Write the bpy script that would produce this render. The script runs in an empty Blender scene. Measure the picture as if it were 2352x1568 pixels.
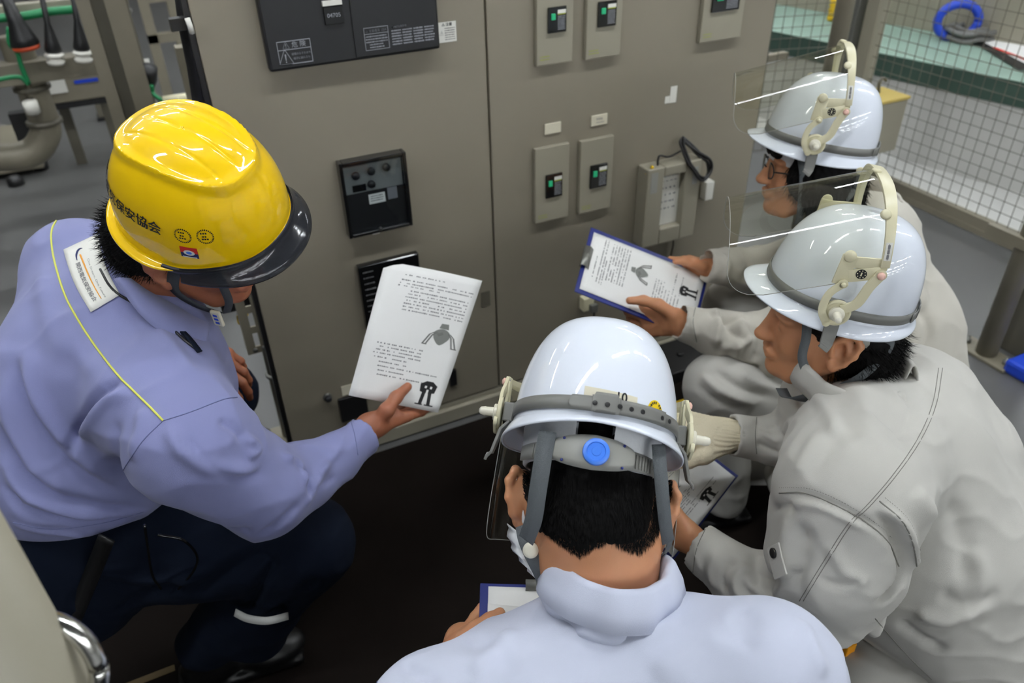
import bpy, math, random
import numpy as np
from mathutils import Matrix, Vector, noise
from mathutils.bvhtree import BVHTree
random.seed(7); rng = np.random.RandomState(7)
sc = bpy.context.scene
COL = sc.collection

# ------------------------------------------------------------------ camera
FPX, CX, CY = 1798.0, 1176.0, 784.0            # focal length and centre in pixels of a 2352 x 1568 frame
def unit(v):
    v = np.array(v, float); return v / np.linalg.norm(v)
_z = -unit([64, 2616, FPX]); _x = unit([4624, -1349, FPX]); _x = unit(_x - _z * _x.dot(_z)); _y = np.cross(_z, _x)
M = np.array([_x, _y, _z])                      # rows: world axes written in camera axes (right, down, forward)
CAM = np.array([0, 0, 1.6])
cd = bpy.data.cameras.new('camera'); cam = bpy.data.objects.new('camera', cd); COL.objects.link(cam)
cd.sensor_width = 36; cd.lens = FPX / 2352 * 36; cd.clip_start = 0.02
mw = Matrix([[M[i][0], -M[i][1], -M[i][2], CAM[i]] for i in range(3)] + [[0, 0, 0, 1]])
cam.matrix_world = mw; sc.camera = cam
cd.dof.use_dof = True; cd.dof.focus_distance = 1.08; cd.dof.aperture_fstop = 5.0

# ------------------------------------------------------------------ world, colour
sc.view_settings.view_transform = 'Standard'; sc.view_settings.look = 'None'
sc.view_settings.gamma = 1; sc.view_settings.use_curve_mapping = False
sc.view_settings.exposure = 0.0
w = bpy.data.worlds.new('world'); sc.world = w; w.use_nodes = True
w.node_tree.nodes['Background'].inputs[0].default_value = (.55, .6, .7, 1)
w.node_tree.nodes['Background'].inputs[1].default_value = 0.05
LAMP = 77.0                                     # emission of the fluorescent tubes

# ------------------------------------------------------------------ helpers
def P(px, py, z):                               # a point at depth z in front of the lens
    return CAM + M @ np.array([(px - CX) * z / FPX, (py - CY) * z / FPX, z])
def dirc(r, u, t):                              # direction from right / up / towards-lens amounts
    return unit(M @ np.array([r, -u, -t]))
def onY(px, py, Y=1.8):
    d = M @ np.array([(px - CX) / FPX, (py - CY) / FPX, 1]); return CAM + d * (Y / d[1])
def onX(px, py, X):
    d = M @ np.array([(px - CX) / FPX, (py - CY) / FPX, 1]); return CAM + d * (X / d[0])
def onZ(px, py, Z=0.0):
    d = M @ np.array([(px - CX) / FPX, (py - CY) / FPX, 1]); return CAM + d * ((Z - 1.6) / d[2])
def lin(c):
    return tuple((x / 12.92 if x <= .04045 else ((x + .055) / 1.055) ** 2.4) for x in [v / 255 for v in c]) + (1,)
MATS = {}
def mat(name, rgb, rough=.5, metal=0., bump=None, var=0., coat=0., alpha=None, trans=0., emit=0., spec=.5, vscale=6., sheen=0., sss=0.):
    m = bpy.data.materials.new(name); m.use_nodes = True; nt = m.node_tree; b = nt.nodes['Principled BSDF']
    c = lin(rgb); b.inputs['Base Color'].default_value = c
    b.inputs['Roughness'].default_value = rough; b.inputs['Metallic'].default_value = metal
    b.inputs['Coat Weight'].default_value = coat; b.inputs['Coat Roughness'].default_value = .02
    b.inputs['Specular IOR Level'].default_value = spec
    b.inputs['Transmission Weight'].default_value = trans
    if sheen: b.inputs['Sheen Weight'].default_value = sheen; b.inputs['Sheen Roughness'].default_value = .5
    if sss:
        b.inputs['Subsurface Weight'].default_value = sss; b.inputs['Subsurface Radius'].default_value = (.012, .004, .002); b.inputs['Subsurface Scale'].default_value = 1.
    if alpha is not None: b.inputs['Alpha'].default_value = alpha
    if emit: b.inputs['Emission Color'].default_value = c; b.inputs['Emission Strength'].default_value = emit
    tc = nt.nodes.new('ShaderNodeTexCoord')
    if var:
        n = nt.nodes.new('ShaderNodeTexNoise'); n.inputs['Scale'].default_value = vscale; n.inputs['Detail'].default_value = 5
        nt.links.new(tc.outputs['Object'], n.inputs['Vector'])
        r = nt.nodes.new('ShaderNodeValToRGB'); r.color_ramp.elements[0].position = .3; r.color_ramp.elements[1].position = .7
        r.color_ramp.elements[0].color = tuple(x * (1 - var) for x in c[:3]) + (1,); r.color_ramp.elements[1].color = tuple(min(1, x * (1 + var)) for x in c[:3]) + (1,)
        nt.links.new(n.outputs['Fac'], r.inputs['Fac']); nt.links.new(r.outputs['Color'], b.inputs['Base Color'])
    if bump:
        n = nt.nodes.new('ShaderNodeTexNoise'); n.inputs['Scale'].default_value = bump[0]; n.inputs['Detail'].default_value = 4
        nt.links.new(tc.outputs['Object'], n.inputs['Vector'])
        bn = nt.nodes.new('ShaderNodeBump'); bn.inputs['Strength'].default_value = bump[1]; bn.inputs['Distance'].default_value = .002
        nt.links.new(n.outputs['Fac'], bn.inputs['Height']); nt.links.new(bn.outputs['Normal'], b.inputs['Normal'])
    MATS[name] = m; return m

OFF = {}
def props(o, label=None, cat=None, group=None, kind=None):
    for k, v in (('label', label), ('category', cat), ('group', group), ('kind', kind)):
        if v: o[k] = v
    return o
def thing(name, loc, label, cat, group=None):
    o = bpy.data.objects.new(name, None); COL.objects.link(o); o.location = loc; o.empty_display_size = .05
    OFF[o.name] = np.array(loc, float); return props(o, label, cat, group)
def mk(name, V, F, m, parent=None, smooth=True, label=None, cat=None, group=None, kind=None, bevel=0, solid=0, sub=0, auto=False):
    V = np.asarray(V, float).reshape(-1, 3)
    off = OFF[parent.name] if parent is not None else np.array([(V[:, 0].min() + V[:, 0].max()) / 2, (V[:, 1].min() + V[:, 1].max()) / 2, V[:, 2].min()])
    me = bpy.data.meshes.new(name)
    if isinstance(F, np.ndarray):
        k = F.shape[1]; n = len(F)
        me.vertices.add(len(V)); me.vertices.foreach_set('co', (V - off).astype(np.float32).ravel())
        me.loops.add(n * k); me.loops.foreach_set('vertex_index', F.astype(np.int32).ravel())
        me.polygons.add(n); me.polygons.foreach_set('loop_start', np.arange(0, n * k, k, dtype=np.int32))
        me.update(calc_edges=True); me.validate()
    else:
        me.from_pydata([tuple(v) for v in (V - off)], [], [tuple(int(i) for i in f) for f in F]); me.update()
    if smooth: me.polygons.foreach_set('use_smooth', [True] * len(me.polygons))
    for mm in (m if isinstance(m, (list, tuple)) else [m]): me.materials.append(MATS[mm])
    o = bpy.data.objects.new(name, me); COL.objects.link(o)
    if parent is not None: o.parent = parent
    else: o.location = off
    OFF[o.name] = off
    if solid: md = o.modifiers.new('s', 'SOLIDIFY'); md.thickness = solid; md.offset = 0
    if bevel: md = o.modifiers.new('b', 'BEVEL'); md.width = bevel; md.segments = 2; md.limit_method = 'ANGLE'; md.angle_limit = .7
    if sub: md = o.modifiers.new('u', 'SUBSURF'); md.levels = sub; md.render_levels = sub
    if auto: md = o.modifiers.new('e', 'EDGE_SPLIT'); md.split_angle = .7
    return props(o, label, cat, group, kind)
class MB:
    def __init__(s): s.V = []; s.F = []
    def add(s, V, F):
        k = len(s.V); s.V += [np.array(v, float) for v in V]; s.F += [tuple(i + k for i in f) for f in F]; return s
    def box(s, lo, hi, R=None, c=None):
        x0, y0, z0 = lo; x1, y1, z1 = hi
        V = np.array([(x, y, z) for x in (x0, x1) for y in (y0, y1) for z in (z0, z1)], float)
        if R is not None: V = V @ np.array(R)   # rows of R: the box's own axes in world space
        if c is not None: V = V + np.array(c)
        return s.add(V, [(0, 1, 3, 2), (4, 6, 7, 5), (0, 4, 5, 1), (2, 3, 7, 6), (0, 2, 6, 4), (1, 5, 7, 3)])
    def tube(s, pts, r, n=12, cap=True, ell=None, up=None):
        pts = [np.array(p, float) for p in pts]; m = len(pts)
        rs = r if isinstance(r, (list, tuple)) else [r] * m
        T = [unit(pts[min(i + 1, m - 1)] - pts[max(i - 1, 0)]) for i in range(m)]
        u = np.cross(T[0], [0, 0, 1.] if abs(T[0][2]) < .9 else [1., 0, 0]) if up is None else np.array(up, float)
        V = []; ex, ey = ell or (1, 1)
        for i in range(m):
            u = unit(u - T[i] * u.dot(T[i])); v = np.cross(T[i], u)
            for k in range(n):
                a = 2 * math.pi * k / n; V.append(pts[i] + rs[i] * (math.cos(a) * ex * u + math.sin(a) * ey * v))
        F = [(i * n + k, i * n + (k + 1) % n, (i + 1) * n + (k + 1) % n, (i + 1) * n + k) for i in range(m - 1) for k in range(n)]
        if cap: F += [tuple(range(n))[::-1], tuple((m - 1) * n + k for k in range(n))]
        return s.add(V, F)
    def ribbon(s, pts, wd, nrm, th=.0012):       # flat strap: width direction from tangent x normal
        pts = [np.array(p, float) for p in pts]; m = len(pts)
        nn = nrm if isinstance(nrm, list) else [nrm] * m
        ws = wd if isinstance(wd, (list, tuple)) else [wd] * m
        V = []
        for i in range(m):
            T = unit(pts[min(i + 1, m - 1)] - pts[max(i - 1, 0)]); N = np.array(nn[i], float); N = unit(N - T * N.dot(T)); B = np.cross(T, N)
            for a, b in ((-1, -1), (1, -1), (1, 1), (-1, 1)): V.append(pts[i] + a * B * ws[i] / 2 + b * N * th / 2)
        F = [(i * 4 + k, i * 4 + (k + 1) % 4, (i + 1) * 4 + (k + 1) % 4, (i + 1) * 4 + k) for i in range(m - 1) for k in range(4)]
        F += [(0, 3, 2, 1), tuple((m - 1) * 4 + k for k in range(4))]
        return s.add(V, F)
    def disc(s, c, ax, prof, n=24):              # lathe: prof = [(radius, height along ax)]
        ax = unit(ax); u = unit(np.cross(ax, [0, 0, 1.] if abs(ax[2]) < .9 else [1., 0, 0])); v = np.cross(ax, u); c = np.array(c, float)
        V = [c + ax * h + r * (math.cos(2 * math.pi * k / n) * u + math.sin(2 * math.pi * k / n) * v) for r, h in prof for k in range(n)]
        m = len(prof)
        F = [(i * n + k, i * n + (k + 1) % n, (i + 1) * n + (k + 1) % n, (i + 1) * n + k) for i in range(m - 1) for k in range(n)]
        F += [tuple(range(n))[::-1], tuple((m - 1) * n + k for k in range(n))]
        return s.add(V, F)
    def map(s, fn): s.V = [fn(v) for v in s.V]; return s
    def build(s, name, m, parent=None, **k): return mk(name, s.V, s.F, m, parent, **k)
def bez(pts, n=24):                              # smooth curve through points (Catmull-Rom)
    pts = [np.array(p, float) for p in pts]; q = [2 * pts[0] - pts[1]] + pts + [2 * pts[-1] - pts[-2]]; out = []
    seg = len(pts) - 1
    for j in range(n + 1):
        t = j / n * seg; i = min(int(t), seg - 1); t -= i; a, b, c, d = q[i:i + 4]
        out.append(.5 * (2 * b + (c - a) * t + (2 * a - 5 * b + 4 * c - d) * t * t + (3 * b - a - 3 * c + d) * t ** 3))
    return out
def text_mesh(body, size, bold=0.0):             # vertices and faces of a line of text, x to the right, y up, centred
    cu = bpy.data.curves.new('t', 'FONT'); cu.body = body; cu.size = size; cu.resolution_u = 3
    cu.align_x = 'CENTER'; cu.align_y = 'CENTER'
    o = bpy.data.objects.new('t', cu); COL.objects.link(o)
    dg = bpy.context.evaluated_depsgraph_get(); me = o.evaluated_get(dg).to_mesh()
    V0 = [np.array(v.co) for v in me.vertices]; F0 = [tuple(p.vertices) for p in me.polygons]; V, F = list(V0), list(F0)
    if bold:
        for dx, dy in ((bold, 0), (-bold, 0), (0, bold)):
            k = len(V); V += [v + [dx, dy, 0] for v in V0]; F += [tuple(i + k for i in f) for f in F0]
    o.evaluated_get(dg).to_mesh_clear(); bpy.data.objects.remove(o); bpy.data.curves.remove(cu)
    return V, F
def flat_text(mb, body, size, c, ex, ey, bold=0.0):
    V, F = text_mesh(body, size, bold); return mb.add([np.array(c) + v[0] * np.array(ex) + v[1] * np.array(ey) for v in V], F)
def quad(mb, c, ex, ey, w_, h_):
    c = np.array(c); ex = np.array(ex) * w_ / 2; ey = np.array(ey) * h_ / 2
    return mb.add([c - ex - ey, c + ex - ey, c + ex + ey, c - ex + ey], [(0, 1, 2, 3)])
def scribble(mb, c, ex, ey, w_, size, gap=.35):  # a line of print too small to read: broken short strokes
    x = -w_ / 2
    while x < w_ / 2:
        l = size * random.uniform(.35, .8)
        if x + l > w_ / 2: break
        quad(mb, np.array(c) + np.array(ex) * (x + l / 2), ex, ey, l, size * random.uniform(.45, .8)); x += l + size * random.uniform(.1, gap)

# ------------------------------------------------------------------ materials
mat('floor', (86, 86, 85), .35, var=.10, bump=(30, .05), vscale=1.2)
mat('mat_rubber', (19, 14, 11), .9, var=.15, bump=(300, .3), spec=.1)
mat('panel', (131, 124, 109), .45, var=.03, bump=(900, .06), vscale=3)
mat('panel_light', (146, 141, 125), .42, bump=(900, .05))
mat('steel_tan', (122, 116, 100), .5, var=.08)
mat('steel_dark', (92, 88, 76), .5, var=.1)
mat('galv', (120, 120, 115), .38, metal=.5)
mat('chrome', (205, 205, 200), .2, metal=1)
mat('black_plastic', (22, 22, 23), .42); mat('black_gloss', (16, 17, 18), .12, coat=.5)
mat('dark_face', (30, 31, 33), .45); mat('ink', (28, 28, 30), .8); mat('ink_grey', (120, 120, 122), .8)
mat('label_white', (225, 224, 216), .6); mat('label_cream', (214, 208, 186), .6); mat('faint', (150, 152, 158), .7)
mat('glow_green', (40, 160, 110), .3, emit=.25); mat('olive', (150, 158, 60), .5)  # green of the switch levers, slightly emissive
mat('meter_grey', (120, 122, 118), .4)
mat('paper', (236, 236, 234), .8); mat('board_blue', (22, 36, 110), .45)
mat('helmet_white', (226, 232, 243), .4, coat=.8, spec=.2); mat('helmet_yellow', (250, 205, 6), .4, coat=.8, spec=.2)
mat('liner', (212, 214, 216), .8, bump=(200, .2)); mat('strap', (92, 97, 100), .8, bump=(900, .5)); mat('strap_dark', (60, 64, 68), .8, bump=(900, .5))
mat('band_grey', (112, 112, 108), .5); mat('plastic_grey', (146, 146, 140), .45); mat('cream', (214, 208, 176), .35); mat('ivory', (226, 222, 205), .3)
mat('pink', (235, 190, 175), .4); mat('blue_knob', (70, 130, 235), .35); mat('yellow_sticker', (240, 205, 20), .4)
mat('skin', (196, 138, 100), .5, var=.05, sss=.12, bump=(500, .15), vscale=20)
mat('skin_tan', (158, 98, 70), .5, var=.06, sss=.12, bump=(500, .15), vscale=20)
mat('ear_skin', (205, 128, 100), .5, sss=.15)
mat('hair', (9, 8, 8), .75, spec=.15); mat('lip', (140, 75, 62), .5); mat('eye_white', (220, 215, 208), .3)
mat('lavender', (126, 130, 174), .85, bump=(1400, .25), sheen=.15); mat('pale_blue', (196, 201, 219), .85, bump=(1400, .25), sheen=.15)
mat('grey_cloth', (188, 186, 179), .85, bump=(1100, .3), var=.03, sheen=.15, vscale=9)
mat('grey_cloth_warm', (186, 182, 171), .85, bump=(1100, .3), var=.03, sheen=.15, vscale=9)
mat('thread', (128, 126, 119), .9); mat('thread_blue', (100, 105, 145), .9); mat('piping', (214, 216, 96), .6)
mat('navy', (13, 21, 36), .9, bump=(900, .3), spec=.15); mat('shoe_black', (12, 12, 13), .42); mat('shoe_white', (190, 188, 182), .45); mat('sole', (40, 40, 40), .7)
mat('glove', (224, 214, 186), .9, bump=(500, .5)); mat('dark_tape', (84, 66, 22), .7); mat('box_tape', (190, 168, 90), .6); mat('mask', (232, 234, 236), .85)
mat('reflective', (215, 216, 212), .35); mat('orange', (240, 160, 20), .5); mat('logo_navy', (20, 34, 90), .6); mat('red', (196, 40, 24), .5)
mat('green_mat', (132, 156, 143), .6, var=.08); mat('green_dark', (54, 76, 66), .6); mat('green_cable', (14, 120, 70), .5); mat('blue_reel', (28, 66, 190), .4)
mat('yellow_rope', (214, 176, 20), .6); mat('cable_grey', (105, 105, 102), .5); mat('porcelain', (232, 230, 220), .25); mat('wall', (110, 108, 102), .8); mat('ceil', (60, 60, 60), .9)
mat('rust_red', (190, 70, 30), .5); mat('tint_grey', (40, 42, 48), .12, alpha=.82); mat('button_dark', (35, 36, 40), .4)
def clear_mat(name, rgb, alpha, rough=.03):      # thin clear sheet: sees through, reflects at grazing angles
    m = bpy.data.materials.new(name); m.use_nodes = True; nt = m.node_tree; nt.nodes.remove(nt.nodes['Principled BSDF'])
    out = nt.nodes['Material Output']; tr = nt.nodes.new('ShaderNodeBsdfTransparent'); tr.inputs[0].default_value = lin(rgb)
    gl = nt.nodes.new('ShaderNodeBsdfGlossy'); gl.inputs['Roughness'].default_value = rough
    lw = nt.nodes.new('ShaderNodeLayerWeight'); lw.inputs[0].default_value = .5
    pw = nt.nodes.new('ShaderNodeMath'); pw.operation = 'POWER'; pw.inputs[1].default_value = 4.0; nt.links.new(lw.outputs['Facing'], pw.inputs[0])
    ma = nt.nodes.new('ShaderNodeMath'); ma.operation = 'MULTIPLY_ADD'; ma.inputs[1].default_value = .6; ma.inputs[2].default_value = .035; nt.links.new(pw.outputs[0], ma.inputs[0])
    mx = nt.nodes.new('ShaderNodeMixShader'); nt.links.new(ma.outputs[0], mx.inputs[0]); nt.links.new(tr.outputs[0], mx.inputs[1]); nt.links.new(gl.outputs[0], mx.inputs[2])
    nt.links.new(mx.outputs[0], out.inputs['Surface']); MATS[name] = m
clear_mat('visor_clear', (248, 248, 240), .1); clear_mat('lens_clear', (245, 248, 250), .1)

# ------------------------------------------------------------------ room shell and lamps
mk('floor', [(-7, -16, 0), (9, -16, 0), (9, 11, 0), (-7, 11, 0)], [(0, 1, 2, 3)], 'floor', smooth=False, kind='structure')
mk('ceiling', [(-7, -16, 4.2), (9, -16, 4.2), (9, 11, 4.2), (-7, 11, 4.2)], [(3, 2, 1, 0)], 'ceil', smooth=False, kind='structure')
for nm, a, b in (('wall_back', (-7, 11), (9, 11)), ('wall_front', (9, -16), (-7, -16)), ('wall_left', (-7, -16), (-7, 11)), ('wall_right', (9, 11), (9, -16))):
    mk(nm, [(a[0], a[1], 0), (b[0], b[1], 0), (b[0], b[1], 4.2), (a[0], a[1], 4.2)], [(3, 2, 1, 0)], 'wall', smooth=False, kind='structure')
mt = MATS['tube'] = bpy.data.materials.new('tube'); mt.use_nodes = True; b_ = mt.node_tree.nodes['Principled BSDF']
b_.inputs['Emission Color'].default_value = (.93, .97, 1, 1); b_.inputs['Emission Strength'].default_value = LAMP
mat('fixture', (215, 215, 212), .5)
def lamp(x, y, z=3.4):
    t = thing('ceiling_light', (x, y, z), 'white double tube fluorescent ceiling light above the work area', 'ceiling light', 'fluorescent ceiling lights')
    MB().box((x - .62, y - .09, z + .03), (x + .62, y + .09, z + .08)).build('housing', 'fixture', t, smooth=False)
    MB().tube([(x - .6, y - .035, z + .01), (x + .6, y - .035, z + .01)], .02, 8).tube([(x - .6, y + .035, z + .01), (x + .6, y + .035, z + .01)], .02, 8).build('tube', 'tube', t)
    MB().box((x - .01, y - .01, z + .08), (x + .01, y + .01, 4.2)).build('stem', 'fixture', t, smooth=False)
for y in (-13.4, -10.7, -8.0, -5.2, .7, 3.4, 6.4):
    for x in (-1.9, -.1, 1.7, 3.5, 5.3, 7.1): lamp(x, y)
# ------------------------------------------------------------------ floor mat
ZX = np.array([1., 0, 0]); ZZ = np.array([0, 0, 1.]); ZY = np.array([0, 1., 0])
MB().box((-1.6, -1.2, 0.0), (1.42, 1.76, .006)).build('rubber_mat', 'mat_rubber', label='dark brown rubber mat on the floor under the squatting people', cat='floor mat', smooth=False)
t_ = MB()
t_.box((1.30, 1.13, .0062), (1.35, 1.55, .007)); t_.build('floor_tape', 'yellow_rope', label='yellow tape strip on the dark mat beside the white shoe', cat='tape', smooth=False)
MB().box((-.62, 1.275, .0062), (-.26, 1.292, .007)).build('floor_tape', 'dark_tape', label='faint yellow tape strip on the mat by the black shoe', cat='tape', smooth=False)  # strip in a darker, duller yellow

# ------------------------------------------------------------------ control panel
YC = 1.8
pan = thing('control_panel', (.92, YC, 0), 'large beige steel electrical control panel with two doors', 'control panel')
XL, XS, XR = .143, .795, 1.69
MB().box((XL, YC, .078), (XS - .003, YC + .03, 2.25)).build('door', 'panel', pan, smooth=False, bevel=.002, label='left door of the panel with the black breaker')
MB().box((XS + .003, YC, .078), (XR, YC + .03, 2.25)).build('door', 'panel', pan, smooth=False, bevel=.002, label='right door of the panel with small breakers')
MB().box((XL + .01, YC + .012, .03), (XR - .01, YC + .05, 2.24)).build('frame', 'steel_tan', pan, smooth=False)
MB().box((XL, YC - .012, 0.006), (XR, YC + .04, .055)).box((XL, YC + .002, .055), (XR, YC + .04, .074)).build('base_channel', 'panel_light', pan, smooth=False, bevel=.003)
MB().box((XL - .012, YC + .006, .078), (XL - .001, YC + .03, 2.25)).build('gasket', 'black_plastic', pan, smooth=False)
MB().box((XR, YC + .006, .078), (XR + .006, YC + .034, 2.25)).build('edge_strip', 'steel_dark', pan, smooth=False)
b = MB(); b.tube([(.50, YC - .001, .31), (.50, YC + .0, .31)], .001)
# moulded case breaker, large and black
YF = YC - .002
br = thing('main_breaker', (.47, YC, 1.133), 'large black moulded case breaker at the top of the left door', 'circuit breaker')
MB().box((.273, YC - .028, 1.133), (.666, YC - .001, 1.62)).build('housing', 'dark_face', br, smooth=False, bevel=.006)
MB().box((.464, YC - .0315, 1.14), (.660, YC - .0275, 1.60)).build('cover', 'dark_face', br, smooth=False, bevel=.001)
MB().box((.405, YC - .034, 1.216), (.447, YC - .0282, 1.252)).build('counter_window', 'black_gloss', br, smooth=False, bevel=.001)
MB().box((.405, YC - .0345, 1.254), (.447, YC - .0282, 1.264)).build('label', 'label_white', br, smooth=False)
s = MB(); flat_text(s, '04705', .012, (.426, YC - .0345, 1.234), ZX, ZZ); s.build('counter_digits', 'faint', br, smooth=False)
s = MB(); yy = YC - .0292
for a in ((.296, 1.145, .368, 1.1465), (.296, 1.192, .368, 1.1935), (.296, 1.175, .368, 1.1762)): s.box((a[0], yy, a[1]), (a[2], yy + .0008, a[3]))
s.box((.296, yy, 1.145), (.2972, yy + .0008, 1.1935)); s.box((.3668, yy, 1.145), (.368, yy + .0008, 1.1935))
flat_text(s, '⚠ 危 険', .0135, (.332, yy, 1.184), ZX, ZZ); flat_text(s, '⚠', .030, (.3105, yy, 1.159), ZX, ZZ)
flat_text(s, '感電のおそれあり', .0052, (.345, yy, 1.165), ZX, ZZ, .0003); flat_text(s, '端子に触れるな', .0052, (.345, yy, 1.156), ZX, ZZ, .0003)
s.build('warning_label', 'faint', br, smooth=False)
s = MB(); yy = YC - .0322
for z in (1.152, 1.199, 1.186): s.box((.487, yy, z), (.543, yy + .0006, z + .001))
s.box((.487, yy, 1.152), (.488, yy + .0006, 1.2)); s.box((.542, yy, 1.152), (.543, yy + .0006, 1.2))
flat_text(s, '△ 定格電流 125A', .0062, (.515, yy, 1.192), ZX, ZZ, .0002)
for k in range(5): scribble(s, (.515, yy, 1.181 - k * .0058), ZX, ZZ, .05 - (k > 2) * .015, .0038)
s.build('rating_label', 'faint', br, smooth=False)
s = MB(); flat_text(s, '▲MITSUBISHI', .0058, (.568, yy, 1.195), ZX, ZZ, .0002)
for c_ in range(4):
    for k in range(6): scribble(s, (.562 + c_ * .026, yy, 1.187 - k * .0058), ZX, ZZ, .024, .0042, .15)
s.build('name_plate', 'faint', br, smooth=False)

# caution sticker right of it
st = thing('caution_sticker', (.70, YC, 1.133), 'square white caution sticker right of the big black breaker', 'sticker')
MB().box((.672, YC - .0008, 1.139), (.718, YC, 1.184)).build('sheet', 'label_white', st, smooth=False)
s = MB(); yy = YC - .0011; flat_text(s, '△ 注意', .008, (.695, yy, 1.178), ZX, ZZ, .0003); flat_text(s, '⚠', .009, (.681, yy, 1.160), ZX, ZZ)
for k in range(6): scribble(s, (.702, yy, 1.170 - k * .005), ZX, ZZ, .026, .003)
s.build('print', 'ink', st, smooth=False)

# small breakers
def small_breaker(x0, x1, z0, z1, lab, face=None, group='small breakers on the right door', open_top=False):
    t = thing('small_breaker', ((x0 + x1) / 2, YC, z0), lab, 'circuit breaker', group)
    MB().box((x0, YC - .016, z0), (x1, YC - .0005, z1)).build('housing', 'panel_light', t, smooth=False, bevel=.0025)
    fx0, fx1, fz0, fz1 = face
    MB().box((fx0, YC - .0225, fz0), (fx1, YC - .0165, fz1)).build('switch_face', 'black_gloss', t, smooth=False, bevel=.0015)
    w_ = fx1 - fx0; h = fz1 - fz0
    MB().box((fx0 + w_ * .14, YC - .0268, fz1 - h * .48), (fx0 + w_ * .36, YC - .0225, fz1 - h * .24)).build('switch_lever', 'glow_green', t, smooth=False, bevel=.0012, label='green switch window')
    MB().box((fx0 + w_ * .50, YC - .0229, fz1 - h * .26), (fx1 - w_ * .05, YC - .0226, fz1 - h * .12)).build('label', 'label_white', t, smooth=False)
    MB().box((fx0 + w_ * .50, YC - .0229, fz1 - h * .31), (fx1 - w_ * .07, YC - .0226, fz1 - h * .265)).build('label_stripe', 'olive', t, smooth=False)
    s = MB()
    for k in range(9): scribble(s, (fx0 + w_ * .72, YC - .0228, fz1 - h * (.37 + k * .063)), ZX, ZZ, w_ * .42, h * .045, .15)
    s.build('rating_print', 'faint', t, smooth=False)
    s = MB(); 
    for k in range(2): scribble(s, (x0 + .024, YC - .0165, z0 + .022 - k * .007), ZX, ZZ, .03, .004)
    s.build('maker_print', 'olive', t, smooth=False)
a = onY(1231, 148)[0]; a2 = onY(1313, 132)[0]
def fx(px0, py0, px1, py1): p = onY(px0, py0, YC - .016); q = onY(px1, py1, YC - .016); return p[0], q[0], q[2], p[2]
def sb(bl, br_, top, face, lab):
    p = onY(*bl, YC - .016); q = onY(*br_, YC - .016); z1 = onY(*top, YC - .016)[2] if top else p[2] + .225
    small_breaker(p[0], q[0], (p[2] + q[2]) / 2, z1, lab, fx(*face))
sb((1233, 155), (1315, 140), None, (1257, 17, 1298, 71), 'small beige breaker with black switch, upper left, beside the door seam at the top')
sb((1345, 139), (1424, 127), None, (1373, 4, 1412, 57), 'small beige breaker with black switch, top row, right one of the close pair')
sb((1607, 100), (1700, 86), None, (1637, -22, 1694, 20), 'small beige breaker alone at the top right of the panel')
sb((1230, 514), (1305, 498), (1233, 343), (1252, 402, 1289, 447), 'small beige breaker below the blank cream label plate')
sb((1330, 492), (1402, 477), (1339, 325), (1355, 380, 1391, 425), 'small beige breaker below the printed label plate')
def plate(p0, p1, lab, txt=None):
    a, b_ = onY(*p0), onY(*p1); t = thing('label_plate', ((a[0] + b_[0]) / 2, YC, b_[2]), lab, 'label plate')
    MB().box((a[0], YC - .004, b_[2]), (b_[0], YC - .0003, a[2])).build('plate', 'label_cream', t, smooth=False, bevel=.0008)
    if txt:
        s = MB(); flat_text(s, txt, .007, ((a[0] + b_[0]) / 2, YC - .0045, (a[2] + b_[2]) / 2 + .003), ZX, ZZ); scribble(s, ((a[0] + b_[0]) / 2 + .004, YC - .0045, (a[2] + b_[2]) / 2 - .006), ZX, ZZ, .028, .003)
        s.build('print', 'ink_grey', t, smooth=False)
plate((1250, 285), (1287, 302), 'blank cream label plate above the lower left small breaker')
plate((1357, 266), (1393, 283), 'white printed label plate above the lower right small breaker', '制御盤')
t = thing('tape_scrap', (1.4, YC, .9), 'two torn scraps of white tape stuck high on the right door', 'tape')
for p0, p1 in (((1541, 199), (1552, 234)), ((1528, 222), (1537, 236))):
    a, b_ = onY(*p0), onY(*p1); MB().box((a[0], YC - .001, b_[2]), (b_[0], YC - .0002, a[2])).build('scrap', 'label_white', t, smooth=False)

# protection relay
X0, X1, Z0, Z1 = .388, .556, .708, .905
rl = thing('protection_relay', (.47, YC, Z0), 'black protection relay with dials under a clear cover on the left door', 'protection relay')
fr_ = MB(); d = .03
for lo, hi in (((X0, YC - d, Z0), (X0 + .009, YC - .0005, Z1)), ((X1 - .009, YC - d, Z0), (X1, YC - .0005, Z1)), ((X0 + .009, YC - d, Z1 - .009), (X1 - .009, YC - .0005, Z1)), ((X0 + .009, YC - d, Z0), (X1 - .009, YC - .0005, Z0 + .009))): fr_.box(lo, hi)
fr_.build('case', 'black_gloss', rl, smooth=False, bevel=.002)
MB().box((X0 + .009, YC - .012, Z0 + .009), (X1 - .009, YC - .001, Z1 - .009)).build('back_plate', 'black_plastic', rl, smooth=False)
MB().box((X0 + .011, YC - .015, Z1 - .087), (X1 - .011, YC - .0122, Z1 - .018)).build('face_plate', 'meter_grey', rl, smooth=False)
for dx, dz in ((.036, .041), (.075, .037), (.114, .034), (.072, .070)):
    MB().disc((X0 + dx + .004, YC - .0152, Z1 - dz), (0, -1, 0), [(.0098, 0), (.0098, .006), (.008, .008)]).box((X0 + dx + .0028, YC - .0248, Z1 - dz - .008), (X0 + dx + .0052, YC - .0228, Z1 - dz + .008)).build('dial', 'black_plastic', rl)
    s = MB()
    for k in range(11):
        an = math.radians(-135 + k * 27); cx_ = X0 + dx + .004 + .0135 * math.sin(an); cz_ = Z1 - dz + .0135 * math.cos(an); quad(s, (cx_, YC - .0154, cz_), ZX, ZZ, .0014, .0014)
    s.build('dial_scale', 'ink', rl, smooth=False)
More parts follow.
